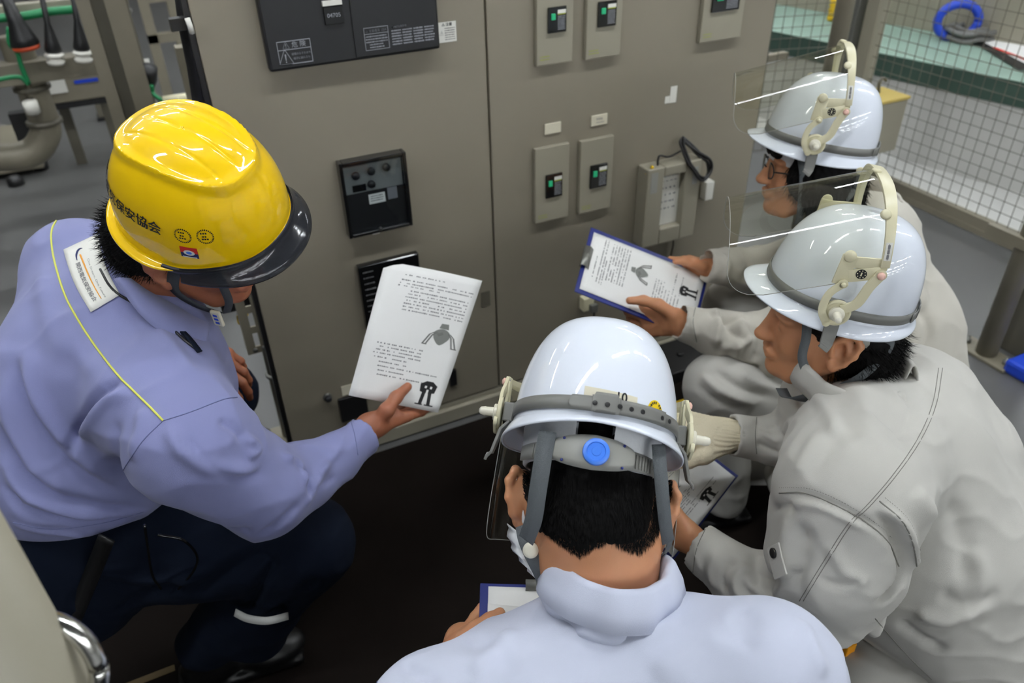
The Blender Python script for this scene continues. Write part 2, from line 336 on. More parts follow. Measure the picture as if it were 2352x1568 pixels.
MB().box((X0 + .028, YC - .0165, Z1 - .083), (X0 + .062, YC - .0151, Z1 - .066)).build('display', 'black_gloss', rl, smooth=False)
MB().box((X0 + .066, YC - .0145, Z1 - .123), (X0 + .108, YC - .0121, Z1 - .098)).build('name_plate', 'label_white', rl, smooth=False)
MB().box((X0 + .115, YC - .0145, Z1 - .120), (X0 + .140, YC - .0121, Z1 - .089)).build('name_plate', 'ink_grey', rl, smooth=False)
s = MB()
for k in range(3): scribble(s, (X0 + .087, YC - .0148, Z1 - .103 - k * .006), ZX, ZZ, .034, .0035)
s.build('print', 'ink', rl, smooth=False)
MB().disc((X0 + .082, YC - .026, Z0 + .010), (0, -1, 0), [(.004, 0), (.004, .006)]).build('cover_screw', 'black_plastic', rl)
MB().box((X0 + .009, YC - .0275, Z0 + .009), (X1 - .009, YC - .0265, Z1 - .009)).build('clear_cover', 'lens_clear', rl, smooth=False)
MB().box((.455, YC - .0012, .692), (.474, YC - .0002, .700)).build('asset_sticker', 'label_white', label='tiny white sticker under the black protection relay', cat='sticker', smooth=False)
# lower relay behind the paper
rl2 = thing('relay_case', (.5, YC, .42), 'dark relay case on the left door, half hidden by the held paper', 'relay')
MB().box((.399, YC - .02, .42), (.566, YC - .0005, .62)).build('case', 'black_gloss', rl2, smooth=False, bevel=.003)
s = MB()
for k in range(8): scribble(s, (.425, YC - .0205, .60 - k * .017), ZX, ZZ, .03, .005)
s.build('print', 'ink_grey', rl2, smooth=False)
# small items low on the door
t = thing('push_button', (.29, YC, .23), 'round black push button with a pale ring low on the left door', 'button')
c = onY(752, 911); MB().disc((c[0], YC, c[2]), (0, -1, 0), [(.0125, 0), (.0125, .004), (.010, .005)]).build('ring', 'galv', t)
MB().disc((c[0], YC - .003, c[2] - .001), (0, -1, 0), [(.009, 0), (.009, .011), (.007, .013)]).build('cap', 'button_dark', t)
a, b_ = onY(775, 915), onY(845, 945); MB().box((a[0], YC - .01, b_[2] - .005), (b_[0], YC - .0005, a[2])).build('terminal_cover', 'black_plastic', label='black terminal cover low on the left door under the held paper', cat='terminal cover', smooth=False, bevel=.002)
a, b_ = onY(783, 888), onY(812, 901); MB().box((a[0], YC - .002, b_[2]), (b_[0], YC - .0002, a[2])).build('name_tag', 'label_cream', label='small cream name tag above the black terminal cover', cat='name tag', smooth=False)
a, b_ = onY(1030, 850), onY(1048, 880); MB().box((a[0], YC - .008, b_[2]), (b_[0], YC - .0005, a[2])).build('latch_block', 'black_plastic', label='small black block on the door just right of the held paper', cat='latch', smooth=False)
a, b_ = onY(1104, 672), onY(1126, 700); MB().box((a[0], YC - .0012, b_[2]), (b_[0], YC - .0002, a[2])).build('dark_sticker', 'steel_dark', label='small dark square sticker beside the door seam', cat='sticker', smooth=False)

# beige controller box with cable on the right door
cb = thing('controller_box', (1.36, YC, .5), 'beige wall controller box with a recessed printed label on the right door', 'controller')
def cbx(px, py, Y): p = onY(px, py, Y); return p[0], p[2]
x0, x1 = 1.262, 1.452; zt, zb = .727, .475
dd = .055
MB().box((x0, YC - dd, zb), (x0 + .058, YC - .0005, zt)).box((x1 - .055, YC - dd, zb), (x1, YC - .0005, zt)).box((x0 + .058, YC - dd, zt - .032), (x1 - .055, YC - .0005, zt)).box((x0 + .058, YC - dd, zb), (x1 - .055, YC - .0005, zb + .052)).build('housing', 'panel_light', cb, smooth=False, bevel=.004)
MB().box((x0 + .058, YC - .030, zb + .052), (x1 - .055, YC - .0006, zt - .032)).build('label', 'label_white', cb, smooth=False)
s = MB(); xm = (x0 + x1 + .003) / 2
for k in range(5):
    for sx in (-.022, -.007, .008, .022): scribble(s, (xm + sx, YC - .0304, zt - .058 - k * .022), ZX, ZZ, .011, .008 if k else .004, .2)
scribble(s, (xm, YC - .0304, zt - .042), ZX, ZZ, .07, .009, .1); s.build('print', 'ink_grey', cb, smooth=False)
MB().box((x0 + .012, YC - dd - .0008, zt - .075), (x0 + .035, YC - dd + .001, zt - .012)).build('grip', 'plastic_grey', cb, smooth=False)
MB().box((x1 - .03, YC - dd - .0008, zt - .075), (x1 - .012, YC - dd + .001, zt - .02)).build('grip', 'plastic_grey', cb, smooth=False)
MB().tube([(x0 + .012, YC - dd + .012, zt - .006), (x0 + .004, YC - dd + .014, zt - .018)], .006, 8).tube([(x0 + .02, YC - dd + .008, zt + .002), (x0 + .015, YC - dd + .008, zt + .006)], .005, 8).build('yellow_clip', 'yellow_rope', cb)
c1 = bez([(x0 + .045, YC - .035, zt - .004), (x0 + .046, YC - .033, zt + .018), (x0 + .055, YC - .03, zt + .026), (x0 + .09, YC - .025, zt + .014), (x0 + .135, YC - .02, zt + .022)], 24)
cable = thing('black_cable', (x1, YC, zt), 'black cable coiled in a loop over the controller box corner', 'cable')
MB().tube(c1, .0028, 8).build('lead', 'black_plastic', cable)
lp = bez([(x0 + .135, YC - .02, zt + .06), (x0 + .175, YC - .04, zt + .02), (x1 + .022, YC - .05, zt - .012), (x1 + .03, YC - .055, zt - .045), (x1 + .0, YC - .062, zt - .06), (x1 - .045, YC - .062, zt - .015), (x0 + .128, YC - .03, zt + .04), (x0 + .135, YC - .02, zt + .06)], 40)
m_ = MB()
for k in range(3): m_.tube([p + np.array([.004 * math.sin(k * 2.1 + i * .3), -.004 * k, .004 * math.cos(k * 2 + i * .2)]) for i, p in enumerate(lp)], .0042, 8)
m_.build('coil', 'black_plastic', cable)
a = onY(1624, 420, YC - .03); MB().box((a[0], YC - .03, a[2] - .06), (a[0] + .03, YC - .0005, a[2])).build('white_sensor', 'label_white', label='small white sensor box right of the controller box', cat='sensor', smooth=False, bevel=.003)
# wire from the controller down, plug below the clipboard
m_ = MB(); m_.tube(bez([(1.40, YC - .02, zb), (1.405, YC - .02, zb - .05), (1.38, YC - .015, .30), (1.30, YC - .015, .20), (1.22, YC - .02, .12), (1.25, YC - .06, .05), (1.33, YC - .12, .02)], 40), .003, 8)
m_.build('grey_wire', 'steel_dark', label='thin grey wire hanging from the controller box to the floor', cat='wire')
a = onY(1355, 700, YC - .03)
pl = thing('wall_outlet', (a[0], YC, a[2]), 'small cream outlet box with a plug below the clipboard', 'outlet')
MB().box((a[0] - .022, YC - .03, a[2] - .022), (a[0] + .016, YC - .0005, a[2] + .024)).build('box', 'cream', pl, smooth=False, bevel=.003)
MB().box((a[0] - .004, YC - .045, a[2] - .024), (a[0] + .022, YC - .0305, a[2] + .004)).build('plug', 'galv', pl, smooth=False, bevel=.003)
MB().tube(bez([(a[0] + .01, YC - .04, a[2] - .02), (a[0] + .012, YC - .04, a[2] - .06), (a[0] + .03, YC - .03, a[2] - .15)]), .003, 8).build('cord', 'black_plastic', pl)
# junk on the floor behind centre helmet
t = thing('test_leads', (1.02, 1.42, 0), 'tangle of black test leads on the floor before the panel base', 'cable')
m_ = MB()
for k in range(5):
    q = [np.array([1.02 + random.uniform(-.12, .2), 1.45 + random.uniform(-.15, .25), .012 + random.uniform(0, .03)]) for _ in range(6)]; m_.tube(bez(q, 40), .0045, 6)
m_.build('lead', 'black_plastic', t)
c = onZ(1560, 830, .02); MB().box((c[0] - .10, c[1] - .08, .006), (c[0] + .10, c[1] + .10, .05)).disc((c[0], c[1], .05), (0, 0, 1), [(.012, 0), (.012, .006), (.008, .008)]).build('foot_box', 'black_plastic', label='low black box with a pale knob on the floor behind the centre helmet', cat='box', bevel=.004, smooth=False)

# ------------------------------------------------------------------ left edge of the panel: slotted bracket, pole, black duct
t = thing('support_pole', (.10, 1.93, 0), 'grey round support pole with bolted foot at the left edge of the panel', 'pole')
c = np.array([.155, 1.95]); zt_ = .45
MB().tube([(c[0], c[1], .02), (c[0], c[1], 2.3)], .024, 20).build('tube', 'steel_tan', t)
MB().disc((c[0], c[1], .245), (0, 0, 1), [(.026, 0), (.031, .002), (.031, .010), (.026, .012)]).build('collar', 'galv', t)
MB().box((.055, 1.90, 0), (.20, 2.0, .022)).build('foot_plate', 'steel_tan', t, smooth=False, bevel=.003)
MB().disc((.082, 1.985, .022), (0, 0, 1), [(.021, 0), (.021, .003), (.008, .004), (.008, .016)]).build('bolt', 'chrome', t)
t = thing('slotted_bracket', (.1, 1.83, .4), 'beige slotted steel bracket along the left edge of the panel', 'bracket')
a = onY(603, 805, 1.84); zb_ = a[2]; xr = .150; xl = xr - .062
V = MB(); slots = [zb_ + .02 + k * .062 for k in range(9)]; zs = [zb_]
V.box((xl, 1.835, zb_), (xl + .022, 1.841, 1.0)); V.box((xl + .036, 1.835, zb_), (xr, 1.841, 1.0))
for k, z in enumerate(slots):
    V.box((xl + .022, 1.835, zb_ if k == 0 else slots[k - 1] + .042), (xl + .036, 1.841, z))
V.box((xl, 1.841, zb_), (xl + .004, 1.875, 1.0)); V.build('plate', 'steel_tan', t, smooth=False)
MB().disc((xl + .045, 1.834, zb_ + .012), (0, -1, 0), [(.008, 0), (.008, .006)]).disc((xl + .02, 1.834, zb_ + .012), (0, -1, 0), [(.006, 0), (.006, .004)]).build('bolt', 'galv', t)
t = thing('black_duct', (.1, 1.84, 1.0), 'thick black cable duct running down the left edge of the panel', 'cable duct')
MB().tube([onY(415, -120, 1.86), onY(437, 60, 1.86), onY(455, 150, 1.86), onY(470, 250, 1.86), onY(487, 330, 1.86)], .024, 14).build('duct', 'black_plastic', t)
MB().box(onY(404, 55, 1.83) - .012, onY(404, 55, 1.83) + np.array([.02, .012, .012])).build('clamp', 'black_plastic', t, smooth=False)
t = thing('white_tie', onY(433, 60, 1.79), 'frayed white cable tie at the panel edge beside the duct', 'cable tie')
MB().tube([onY(430, 42, 1.79), onY(436, 58, 1.785), onY(441, 76, 1.79)], .006, 6).build('tie', 'label_white', t)
t = thing('terminal_block', onY(530, 700, 1.98), 'black terminal block with a yellow wire behind the slotted bracket', 'terminal block')
a = onY(535, 690, 1.98); MB().box((a[0] - .035, 1.97, a[2] - .03), (a[0] + .05, 2.02, a[2] + .05)).build('block', 'black_plastic', t, smooth=False, bevel=.004)
MB().tube(bez([onY(505, 686, 1.99), onY(515, 690, 1.98), onY(530, 700, 1.97)]), .006, 8).build('lead', 'black_plastic', t)
MB().tube(bez([onY(545, 725, 1.99), onY(548, 742, 1.99), onY(562, 742, 1.99), onY(570, 715, 1.99)]), .0025, 6).build('yellow_wire', 'yellow_rope', t)

# ------------------------------------------------------------------ steelwork at the left back
def vbox(name, m, p0, p1, Y, ztop, zbot, dep, lab, cat, group=None):   # upright whose left / right edges pass through two pixels
    a, b_ = onY(*p0, Y), onY(*p1, Y); return MB().box((a[0], Y, zbot), (b_[0], Y + dep, ztop)).build(name, m, label=lab, cat=cat, group=group, smooth=False, bevel=.004)
Yp = 3.3
xa, xb = onY(200, 90, Yp)[0], onY(232, 90, Yp)[0]
t = thing('steel_post', (xa, Yp, 0), 'thick beige H section steel post behind the yellow helmet', 'post')
MB().box((xa, Yp, 0), (xb, Yp + .10, 2.6)).build('flange', 'steel_tan', t, smooth=False)
MB().box((xb, Yp + .04, 0), (xb + .07, Yp + .05, 2.6)).build('web', 'steel_dark', t, smooth=False)
MB().box((xb + .045, Yp - .002, 0), (xb + .115, Yp + .10, 2.6)).build('flange', 'steel_tan', t, smooth=False)
xc = onY(290, 60, 3.6)[0]
t = thing('conduit', (xc, 3.6, 0), 'beige conduit pipe with clips and a dark cable next to the steel post', 'conduit')
MB().tube([(xc, 3.6, 0), (xc, 3.6, 2.6)], .03, 14).build('pipe', 'steel_tan', t)
for z in (.55, .72, .95, 1.15): MB().disc((xc, 3.6, z), (0, 0, 1), [(.031, 0), (.037, .004), (.037, .016), (.031, .02)]).build('coupling', 'galv', t)
MB().tube(bez([onY(282, -20, 3.55), onY(295, 40, 3.55), onY(312, 95, 3.55), onY(330, 165, 3.55), onY(345, 185, 3.55), onY(352, 212, 3.55), onY(375, 232, 3.5)], 30), .012, 8).build('cable', 'steel_dark', t)
MB().disc(onY(340, 178, 3.54), (.4, -.3, 1), [(.03, -.04), (.035, 0), (.028, .05)]).build('gland', 'black_plastic', t)
m_ = MB().tube(bez([onY(348, 195, 3.5), onY(352, 215, 3.5), onY(375, 233, 3.45)], 12), .008, 8); m_.build('earth_wire', 'green_cable', t)
MB().tube([onY(375, 233, 3.45), onY(455, 222, 3.45)], .022, 12).build('white_pipe', 'cream', label='short cream pipe lying by the end of the green earth wire', cat='pipe')
# beams between the posts, far frame
Yf = 4.55
def hbeam(p0, p1, th, Y, m, name, lab, cat, dep=.05):
    a, b_ = onY(*p0, Y), onY(*p1, Y); zz = (a[2] + b_[2]) / 2
    return MB().box((min(a[0], b_[0]), Y, zz - th), (max(a[0], b_[0]), Y + dep, zz)).build(name, m, label=lab, cat=cat, smooth=False, bevel=.003)
hbeam((-260, 30), (190, 5), .055, 3.9, 'panel_light', 'cross_beam', 'pale upper crossbeam with the green cable at the far left', 'beam')
hbeam((-260, 168), (232, 138), .085, 3.9, 'steel_tan', 'cross_beam', 'thick beige lower crossbeam above the instrument box', 'beam', .1)
MB().tube(bez([onY(-60, 45, 3.86), onY(0, 42, 3.86), onY(60, 36, 3.86), onY(120, 26, 3.86), onY(172, 22, 3.86)], 20), .017, 8).build('green_cable', 'green_cable', label='green cable running under the upper crossbeam', cat='cable')
MB().tube(bez([onY(20, 62, 3.8), onY(22, 100, 3.8), onY(40, 122, 3.8), onY(50, 155, 3.8), onY(66, 192, 3.8)], 20), .009, 8).tube(bez([onY(-20, 187, 3.8), onY(20, 178, 3.8), onY(48, 178, 3.8), onY(66, 195, 3.8)], 20), .009, 8).build('green_wire', 'green_cable', label='thin green wire looping around the crossbeam at the far left', cat='wire')
def bushing(px, py, lab, tip, k=.62):
    Y = 3.8; c = onY(px, py, Y); t = thing('insulator', c, lab, 'insulator', 'hanging insulators')
    ax = unit(onY(px, py, Y) - onY(*tip, Y)); s_ = .0021
    MB().disc(c, ax, [(.010, -.22), (.011, -.07), (.03 * k, -.055 * k), (.04 * k, .0), (.052 * k, .05 * k), (.046 * k, .07 * k)], 16).build('boot', 'black_plastic', t)
    MB().disc(c + ax * .07 * k, ax, [(a_ * k, b_ * k) for a_, b_ in [(.045, 0), (.062, .01), (.06, .024), (.045, .03), (.045, .045), (.058, .055), (.05, .075)]], 16).build('porcelain', 'porcelain', t)
bushing(118, 95, 'black and white insulator hanging in the middle of the far frame', (104, 30))
bushing(184, 90, 'black and white insulator hanging nearest the thick steel post', (172, 20))
c = onY(44, 68, 3.8); t = thing('insulator', c, 'large black cone with a rusty red rim at the far left', 'insulator')
MB().disc(c, (0.05, 0, -1), [(.015, -.15), (.03, -.03), (.048, .03), (.055, .055), (.05, .06)], 18).build('boot', 'black_plastic', t)
MB().disc(c + np.array([.003, 0, -.06]), (0.05, 0, -1), [(.052, 0), (.050, .015)], 18).build('rim', 'rust_red', t)
# bent pipe
Yq = 4.0
q = [onY(52, 80, Yq), onY(60, 110, Yq), onY(85, 200, Yq), onY(104, 285, Yq), onY(100, 318, Yq), onY(80, 345, Yq), onY(45, 358, Yq), onY(-10, 360, Yq), onY(-60, 362, Yq)]
q[0][0] = q[1][0] = q[2][0] = q[3][0]
t = thing('bent_pipe', (q[3][0], Yq, 0), 'thick beige pipe curving towards the left edge of the picture', 'pipe')
MB().tube(bez(q, 50), .062, 18).build('pipe', 'steel_tan', t)
for p in (onY(84, 205, Yq), onY(101, 285, Yq)): MB().disc((q[3][0], Yq, p[2]), (0, 0, 1), [(.063, 0), (.075, .004), (.075, .02), (.063, .024)], 20).build('flange', 'steel_dark', t)
q2 = onY(70, 250, Yq - .1)
t = thing('small_valve', q2, 'small white and black valve beside the bent pipe', 'valve')
MB().tube([onY(62, 180, Yq - .05), onY(78, 262, Yq - .05)], .018, 10).build('stem', 'steel_tan', t)
MB().disc(onY(77, 258, Yq - .1), (0, -.2, 1), [(.03, 0), (.03, .05)], 12).build('cap', 'porcelain', t)
a = onY(64, 305, Yq + .3); MB().box((a[0] - .05, Yq + .28, a[2] - .04), (a[0] + .05, Yq + .34, a[2] + .10)).build('bracket', 'black_plastic', t, smooth=False)
# instrument box with blue and white labels
a, b_ = onY(98, 178, Yf), onY(250, 222, Yf)
t = thing('instrument_box', ((a[0] + b_[0]) / 2, Yf, b_[2]), 'beige instrument box with blue and white labels behind the crossbeam', 'instrument')
zt2, zb2 = a[2] + .02, onY(120, 240, Yf)[2]
MB().box((a[0], Yf, zb2), (b_[0], Yf + .25, zt2)).build('housing', 'steel_tan', t, smooth=False, bevel=.005)
def lb(x0, x1, z0, z1, m, nm): MB().box((a[0] + x0, Yf - .004, zb2 + z0), (a[0] + x1, Yf - .0005, zb2 + z1)).build(nm, m, t, smooth=False)
hh = zt2 - zb2; ww = b_[0] - a[0]
lb(.0, .09, .05, hh - .02, 'label_white', 'label'); lb(.13, .24, .10, hh - .07, 'blue_reel', 'blue_label'); lb(.25, .36, .16, hh - .01, 'blue_reel', 'blue_label')
lb(.39, .50, .16, hh - .02, 'label_white', 'label'); lb(.41, .50, .06, .14, 'label_white', 'label'); lb(.25, .36, .10, .15, 'galv', 'label')
MB().box((a[0] - .05, Yf, zb2 - .03), (b_[0], Yf + .3, zb2 - .001)).build('base_rail', 'black_plastic', t, smooth=False)
for x_ in (a[0], b_[0] - .06): MB().box((x_, Yf + .22, 0), (x_ + .05, Yf + .28, zb2 - .03)).build('leg', 'steel_dark', t, smooth=False)
c = onZ(245, 275, 0); t = thing('frame_leg', (c[0], c[1], 0), 'dark leg and foot under the instrument box', 'leg')
MB().box((c[0] - .04, c[1], 0), (c[0] + .04, c[1] + .08, zb2 - .03)).build('leg', 'steel_dark', t, smooth=False)
MB().box((c[0] - .05, c[1] - .02, .0), (c[0] + .07, c[1] + .1, .02)).build('foot', 'black_plastic', t, smooth=False)
# wheeled base box bottom left of this corner
c = onZ(60, 405); t = thing('base_box', (c[0] - .1, c[1], 0), 'low beige base box with black feet near the left edge', 'base')
MB().box((c[0] - .42, c[1], .03), (c[0] + .10, c[1] + .4, .17)).build('box', 'steel_tan', t, smooth=False, bevel=.006)
for p in (onZ(38, 424), onZ(95, 388)): MB().disc((p[0], p[1], 0), (0, 0, 1), [(.04, 0), (.04, .035), (.02, .05)], 12).build('foot', 'black_plastic', t)
# window frame shape far behind, dark machinery beyond
t = thing('far_frame', onY(350, 40, 5.5), 'grey rectangular steel frame standing far behind the duct', 'frame')
a, b_ = onY(318, 10, 5.5), onY(400, 75, 5.5)
for lo, hi in (((a[0], 5.5, 0), (a[0] + .06, 5.56, a[2])), ((b_[0], 5.5, 0), (b_[0] + .06, 5.56, a[2])), ((a[0], 5.5, a[2]), (b_[0] + .06, 5.56, a[2] + .05)), ((a[0], 5.5, b_[2] - .05), (b_[0], 5.56, b_[2]))): MB().box(lo, hi).build('bar', 'steel_tan', t, smooth=False)
MB().box((-4.2, 6.2, 0), (-1.2, 7.2, 1.3)).build('switchgear_cabinet', 'steel_dark', label='dark steel equipment cabinet at the far top left', cat='cabinet', smooth=False, bevel=.01)
a = onY(420, 180, 3.0); MB().box((a[0], 3.0, 0), (a[0] + .05, 3.06, a[2] + .1)).build('short_post', 'steel_tan', label='short beige post seen between the conduit and the black duct', cat='post', smooth=False)

# ------------------------------------------------------------------ fence at the right
XF = 3.12
cy_ = onX(1995, 120, XF)[1]; cz_ = 2.6
near = onX(2352, 610, XF)[1] - .9
fence = thing('mesh_fence', (XF, (cy_ + near) / 2, 0), 'beige steel mesh fence along the right side', 'fence')
def wires(name, par, p0, p1, z0, z1, pitch, m='steel_dark', r=.0017):
    p0 = np.array(p0, float); p1 = np.array(p1, float); L = np.linalg.norm(p1 - p0); d_ = (p1 - p0) / L; mb = MB()
    for k in range(int(L / pitch) + 1):
        q = p0 + d_ * k * pitch; mb.tube([(q[0], q[1], z0), (q[0], q[1], z1)], r, 5, cap=False)
    for k in range(int((z1 - z0) / pitch) + 1): mb.tube([(p0[0], p0[1], z0 + k * pitch), (p1[0], p1[1], z0 + k * pitch)], r, 5, cap=False)
    return mb.build(name, m, par)
zr = .10
wires('wire_mesh', fence, (XF, cy_, 0), (XF, near, 0), zr, 2.4, .05)
MB().box((XF - .018, near, zr - .045), (XF + .018, cy_, zr)).box((XF - .022, near, 0.03), (XF - .001, cy_, zr - .045)).build('bottom_rail', 'steel_tan', fence, smooth=False)
MB().box((XF - .035, cy_ - .03, 0), (XF + .035, cy_ + .04, 2.6)).build('corner_post', 'panel_light', fence, smooth=False, bevel=.004)
MB().box((XF - .06, cy_ + .06, 0), (XF - .0, cy_ + .10, 2.6)).build('corner_post', 'galv', fence, smooth=False, bevel=.004)
far = thing('mesh_fence', (2.4, cy_, 0), 'second mesh fence panel crossing behind the panel edge', 'fence')
wires('wire_mesh', far, (XF - .05, cy_ + .2, 0), (.9, cy_ + .9, 0), .1, 2.4, .05)
a = onY(1780, 130, cy_ + .5); b_ = onY(1900, 105, cy_ + .5)
MB().box((.9, cy_ + .5, b_[2] - .035), (XF, cy_ + .54, b_[2])).build('cross_rail', 'steel_tan', far, smooth=False)
MB().tube([onY(1917, 130, cy_ - .35) * [1, 1, 0], onY(1917, 130, cy_ - .35) * [1, 1, 0] + [0, 0, 2.6]], .035, 18).build('fence_pole', 'steel_tan', label='round beige pole between the two mesh fence panels', cat='pole')
# box hanging on the fence
p = onX(2035, 215, XF - .06); t = thing('beige_box', (p[0], p[1], .5), 'beige box with yellow tape top behind the rear white helmet', 'box')
q = onX(2040, 345, XF - .06)
MB().box((XF - .20, p[1] - .10, q[2]), (XF - .03, p[1] + .05, p[2])).build('box', 'panel_light', t, smooth=False, bevel=.004)
MB().box((XF - .205, p[1] - .105, p[2]), (XF - .025, p[1] + .055, p[2] + .012)).build('tape', 'box_tape', t, smooth=False)
MB().tube(bez([p + [-.05, 0, .01], p + [-.06, 0, .06], p + [-.04, 0, .075], p + [-.02, 0, .06]]), .007, 8).build('hook', 'steel_dark', t)
# near right poles
p = onZ(2262, 815); t = thing('fence_brace_pole', (p[0], p[1], 0), 'beige round pole with bolted base plate at the right edge', 'pole')
MB().tube([(p[0], p[1], .0), (p[0], p[1], 1.3)], .034, 22).build('tube', 'steel_tan', t)
MB().box((p[0] - .045, p[1] - .10, 0), (p[0] + .045, p[1] + .10, .012)).build('base_plate', 'steel_tan', t, smooth=False, bevel=.003)
for s_ in (-.075, .075): MB().disc((p[0], p[1] + s_, .012), (0, 0, 1), [(.013, 0), (.013, .01), (.007, .011), (.007, .025)], 6).build('bolt', 'galv', t)
q = onX(2352, 545, p[0]); MB().box((p[0] - .045, q[1] - .05, q[2] - .02), (p[0] - .02, q[1] + .10, q[2] + .015)).build('clamp', 'steel_tan', t, smooth=False)
p2 = onZ(2330, 800); MB().box((p2[0] - .04, p2[1] - .06, 0), (p2[0] + .06, p2[1] + .06, 1.4)).build('square_post', 'steel_dark', label='square beige post behind the round pole at the right edge', cat='post', smooth=False, bevel=.004)
p = onZ(2350, 868); MB().box((p[0] - .03, p[1] - .07, 0), (p[0] + .2, p[1] + .06, .05)).build('blue_case', 'blue_reel', label='blue case on the floor cut off by the right edge', cat='case', smooth=False, bevel=.012)

# workbench beyond the fence
zB = .50; pts = [onZ(1785, 0, zB), onZ(2352, 190, zB), onZ(2000, 72, zB)]
e0 = onZ(1790, 75, zB); e1 = onZ(2352, 190, zB); dirb = unit((e1 - e0) * [1, 1, 0]); nb = np.array([-dirb[1], dirb[0], 0])
if nb[0] < 0: nb = -nb
bench = thing('workbench', (e0 + e1) / 2 * [1, 1, 0], 'workbench covered with a green mat beyond the fence', 'workbench')
A0 = e0 - dirb * 1.2; A1 = e1 + dirb * 1.5
def slab(mb, a_, b2, n_, d0, d1, z0, z1):
    V = [a_ + n_ * d0, b2 + n_ * d0, b2 + n_ * d1, a_ + n_ * d1]; V = [v * [1, 1, 0] + [0, 0, z0] for v in V] + [v * [1, 1, 0] + [0, 0, z1] for v in V]
    return mb.add(V, [(0, 3, 2, 1), (4, 5, 6, 7), (0, 1, 5, 4), (1, 2, 6, 5), (2, 3, 7, 6), (3, 0, 4, 7)])
slab(MB(), A0, A1, nb, 0, 1.1, zB - .02, zB).build('top_mat', 'green_mat', bench, smooth=False)
slab(MB(), A0, A1, nb, -.004, 0.002, zB - .11, zB - .0).build('mat_skirt', 'green_dark', bench, smooth=False)
mat('floor_lit', (190, 190, 186), .4, var=.04)  # same floor, with the brighter light beyond the fence put into its colour
mk('floor', [(XF + .03, -3, .003), (9, -3, .003), (9, 11, .003), (XF + .03, 11, .003)], [(0, 1, 2, 3)], 'floor_lit', smooth=False, kind='structure')
slab(MB(), A0, A1, nb, .003, .02, .0, zB - .11).build('shade_cover', 'floor_lit', bench, smooth=False)  # added pale sheet that hides the shade under the bench
slab(MB(), A0, A1, nb, .62, .64, zB + .0, zB + .75).build('back_board', 'panel_light', bench, smooth=False)
def onB(px, py, h=0.): return onZ(px, py, zB + h)
t = thing('gray_cable_coil', onB(2240, 85), 'coil of grey cable on the green workbench', 'cable')
for r_, z in ((.17, .02), (.155, .045), (.14, .03), (.175, .055), (.12, .06)):
    c = onB(2235, 88) + [0, 0, z]; MB().tube([c + np.array([r_ * math.cos(a_), r_ * .7 * math.sin(a_) + .02 * math.sin(3 * a_), .006 * math.sin(5 * a_)]) for a_ in np.linspace(0, 2 * math.pi, 40)], .014, 8).build('loop', 'cable_grey', t)
t = thing('blue_cable_ring', onB(2190, 20, .1), 'bright blue ring of cable standing on the workbench', 'cable')
c = onB(2200, 48, .10); MB().tube([c + np.array([.08 * math.cos(a_), -.06 * math.cos(a_), .085 * math.sin(a_)]) for a_ in np.linspace(0, 2 * math.pi, 32)], .022, 10).build('ring', 'blue_reel', t)
t = thing('green_cable_heap', onB(2120, 50), 'loose heap of green cable on the workbench', 'cable')
m_ = MB()
for k in range(9):
    c = onB(2125, 52) + [0, 0, .03]; m_.tube(bez([c + np.array([random.uniform(-.13, .13), random.uniform(-.12, .12), random.uniform(0, .14)]) for _ in range(6)], 30), .012, 6)
m_.build('cable', 'green_cable', t)
t = thing('printed_sheet', onB(2310, 118), 'white sheet with a red line lying on the green workbench', 'paper')
ax_ = dirb; ay_ = nb; c = onB(2325, 112) + [0, 0, .004]
m_ = MB(); m_.add([onB(2250, 97) + [0, 0, .01], onB(2352, 150) + [0, 0, .01], onB(2420, 140) + [0, 0, .01], onB(2352, 92) + [0, 0, .01]], [(0, 1, 2, 3)]); m_.build('sheet', 'paper', t, smooth=False, solid=.002)
m_ = MB(); m_.add([onB(2280, 110, .014), onB(2360, 140, .014), onB(2364, 137, .014), onB(2284, 107, .014)], [(0, 1, 2, 3)]); m_.build('red_line', 'red', t, smooth=False)
t = thing('black_tray', onB(2320, 120), 'flat black tray under the printed sheet on the workbench', 'tray')
MB().add([onB(2240, 98, .001), onB(2340, 160, .001), onB(2440, 150, .001), onB(2345, 84, .001)] + [onB(2240, 98, .008), onB(2340, 160, .008), onB(2440, 150, .008), onB(2345, 84, .008)], [(0, 3, 2, 1), (4, 5, 6, 7), (0, 1, 5, 4), (1, 2, 6, 5), (2, 3, 7, 6), (3, 0, 4, 7)]).build('tray', 'black_plastic', t, smooth=False)
t = thing('yellow_rope', onB(1945, 25), 'coil of yellow rope behind the fence corner post', 'rope')
m_ = MB()
for k in range(6):
    c = onB(1945, 45) + [0, 0, .02 * k + .02]; m_.tube([c + np.array([.12 * math.cos(a_), .08 * math.sin(a_), .01 * math.sin(4 * a_ + k)]) for a_ in np.linspace(0, 2 * math.pi, 24)], .013, 6)
m_.build('coil', 'yellow_rope', t)

# ------------------------------------------------------------------ foreground pole, bottom left
c = P(-20, 1568, .52); t = thing('foreground_pole', (c[0], c[1], 0), 'out of focus beige pole at the bottom left corner', 'pole')
cc = P(-36, 1480, .56); MB().tube([(cc[0], cc[1], 0.006), (cc[0], cc[1], 1.35)], .047, 40).build('tube', 'panel_light', t)
rc = P(112, 1530, .60)
ex_ = dirc(1, 0, 0); ey_ = dirc(0, .8, .3)
MB().tube([rc + .038 * math.cos(a_) * ex_ * 1.0 + .045 * math.sin(a_) * ey_ for a_ in np.linspace(0, 2 * math.pi, 40)], .0075, 14).build('ring_handle', 'chrome', t)
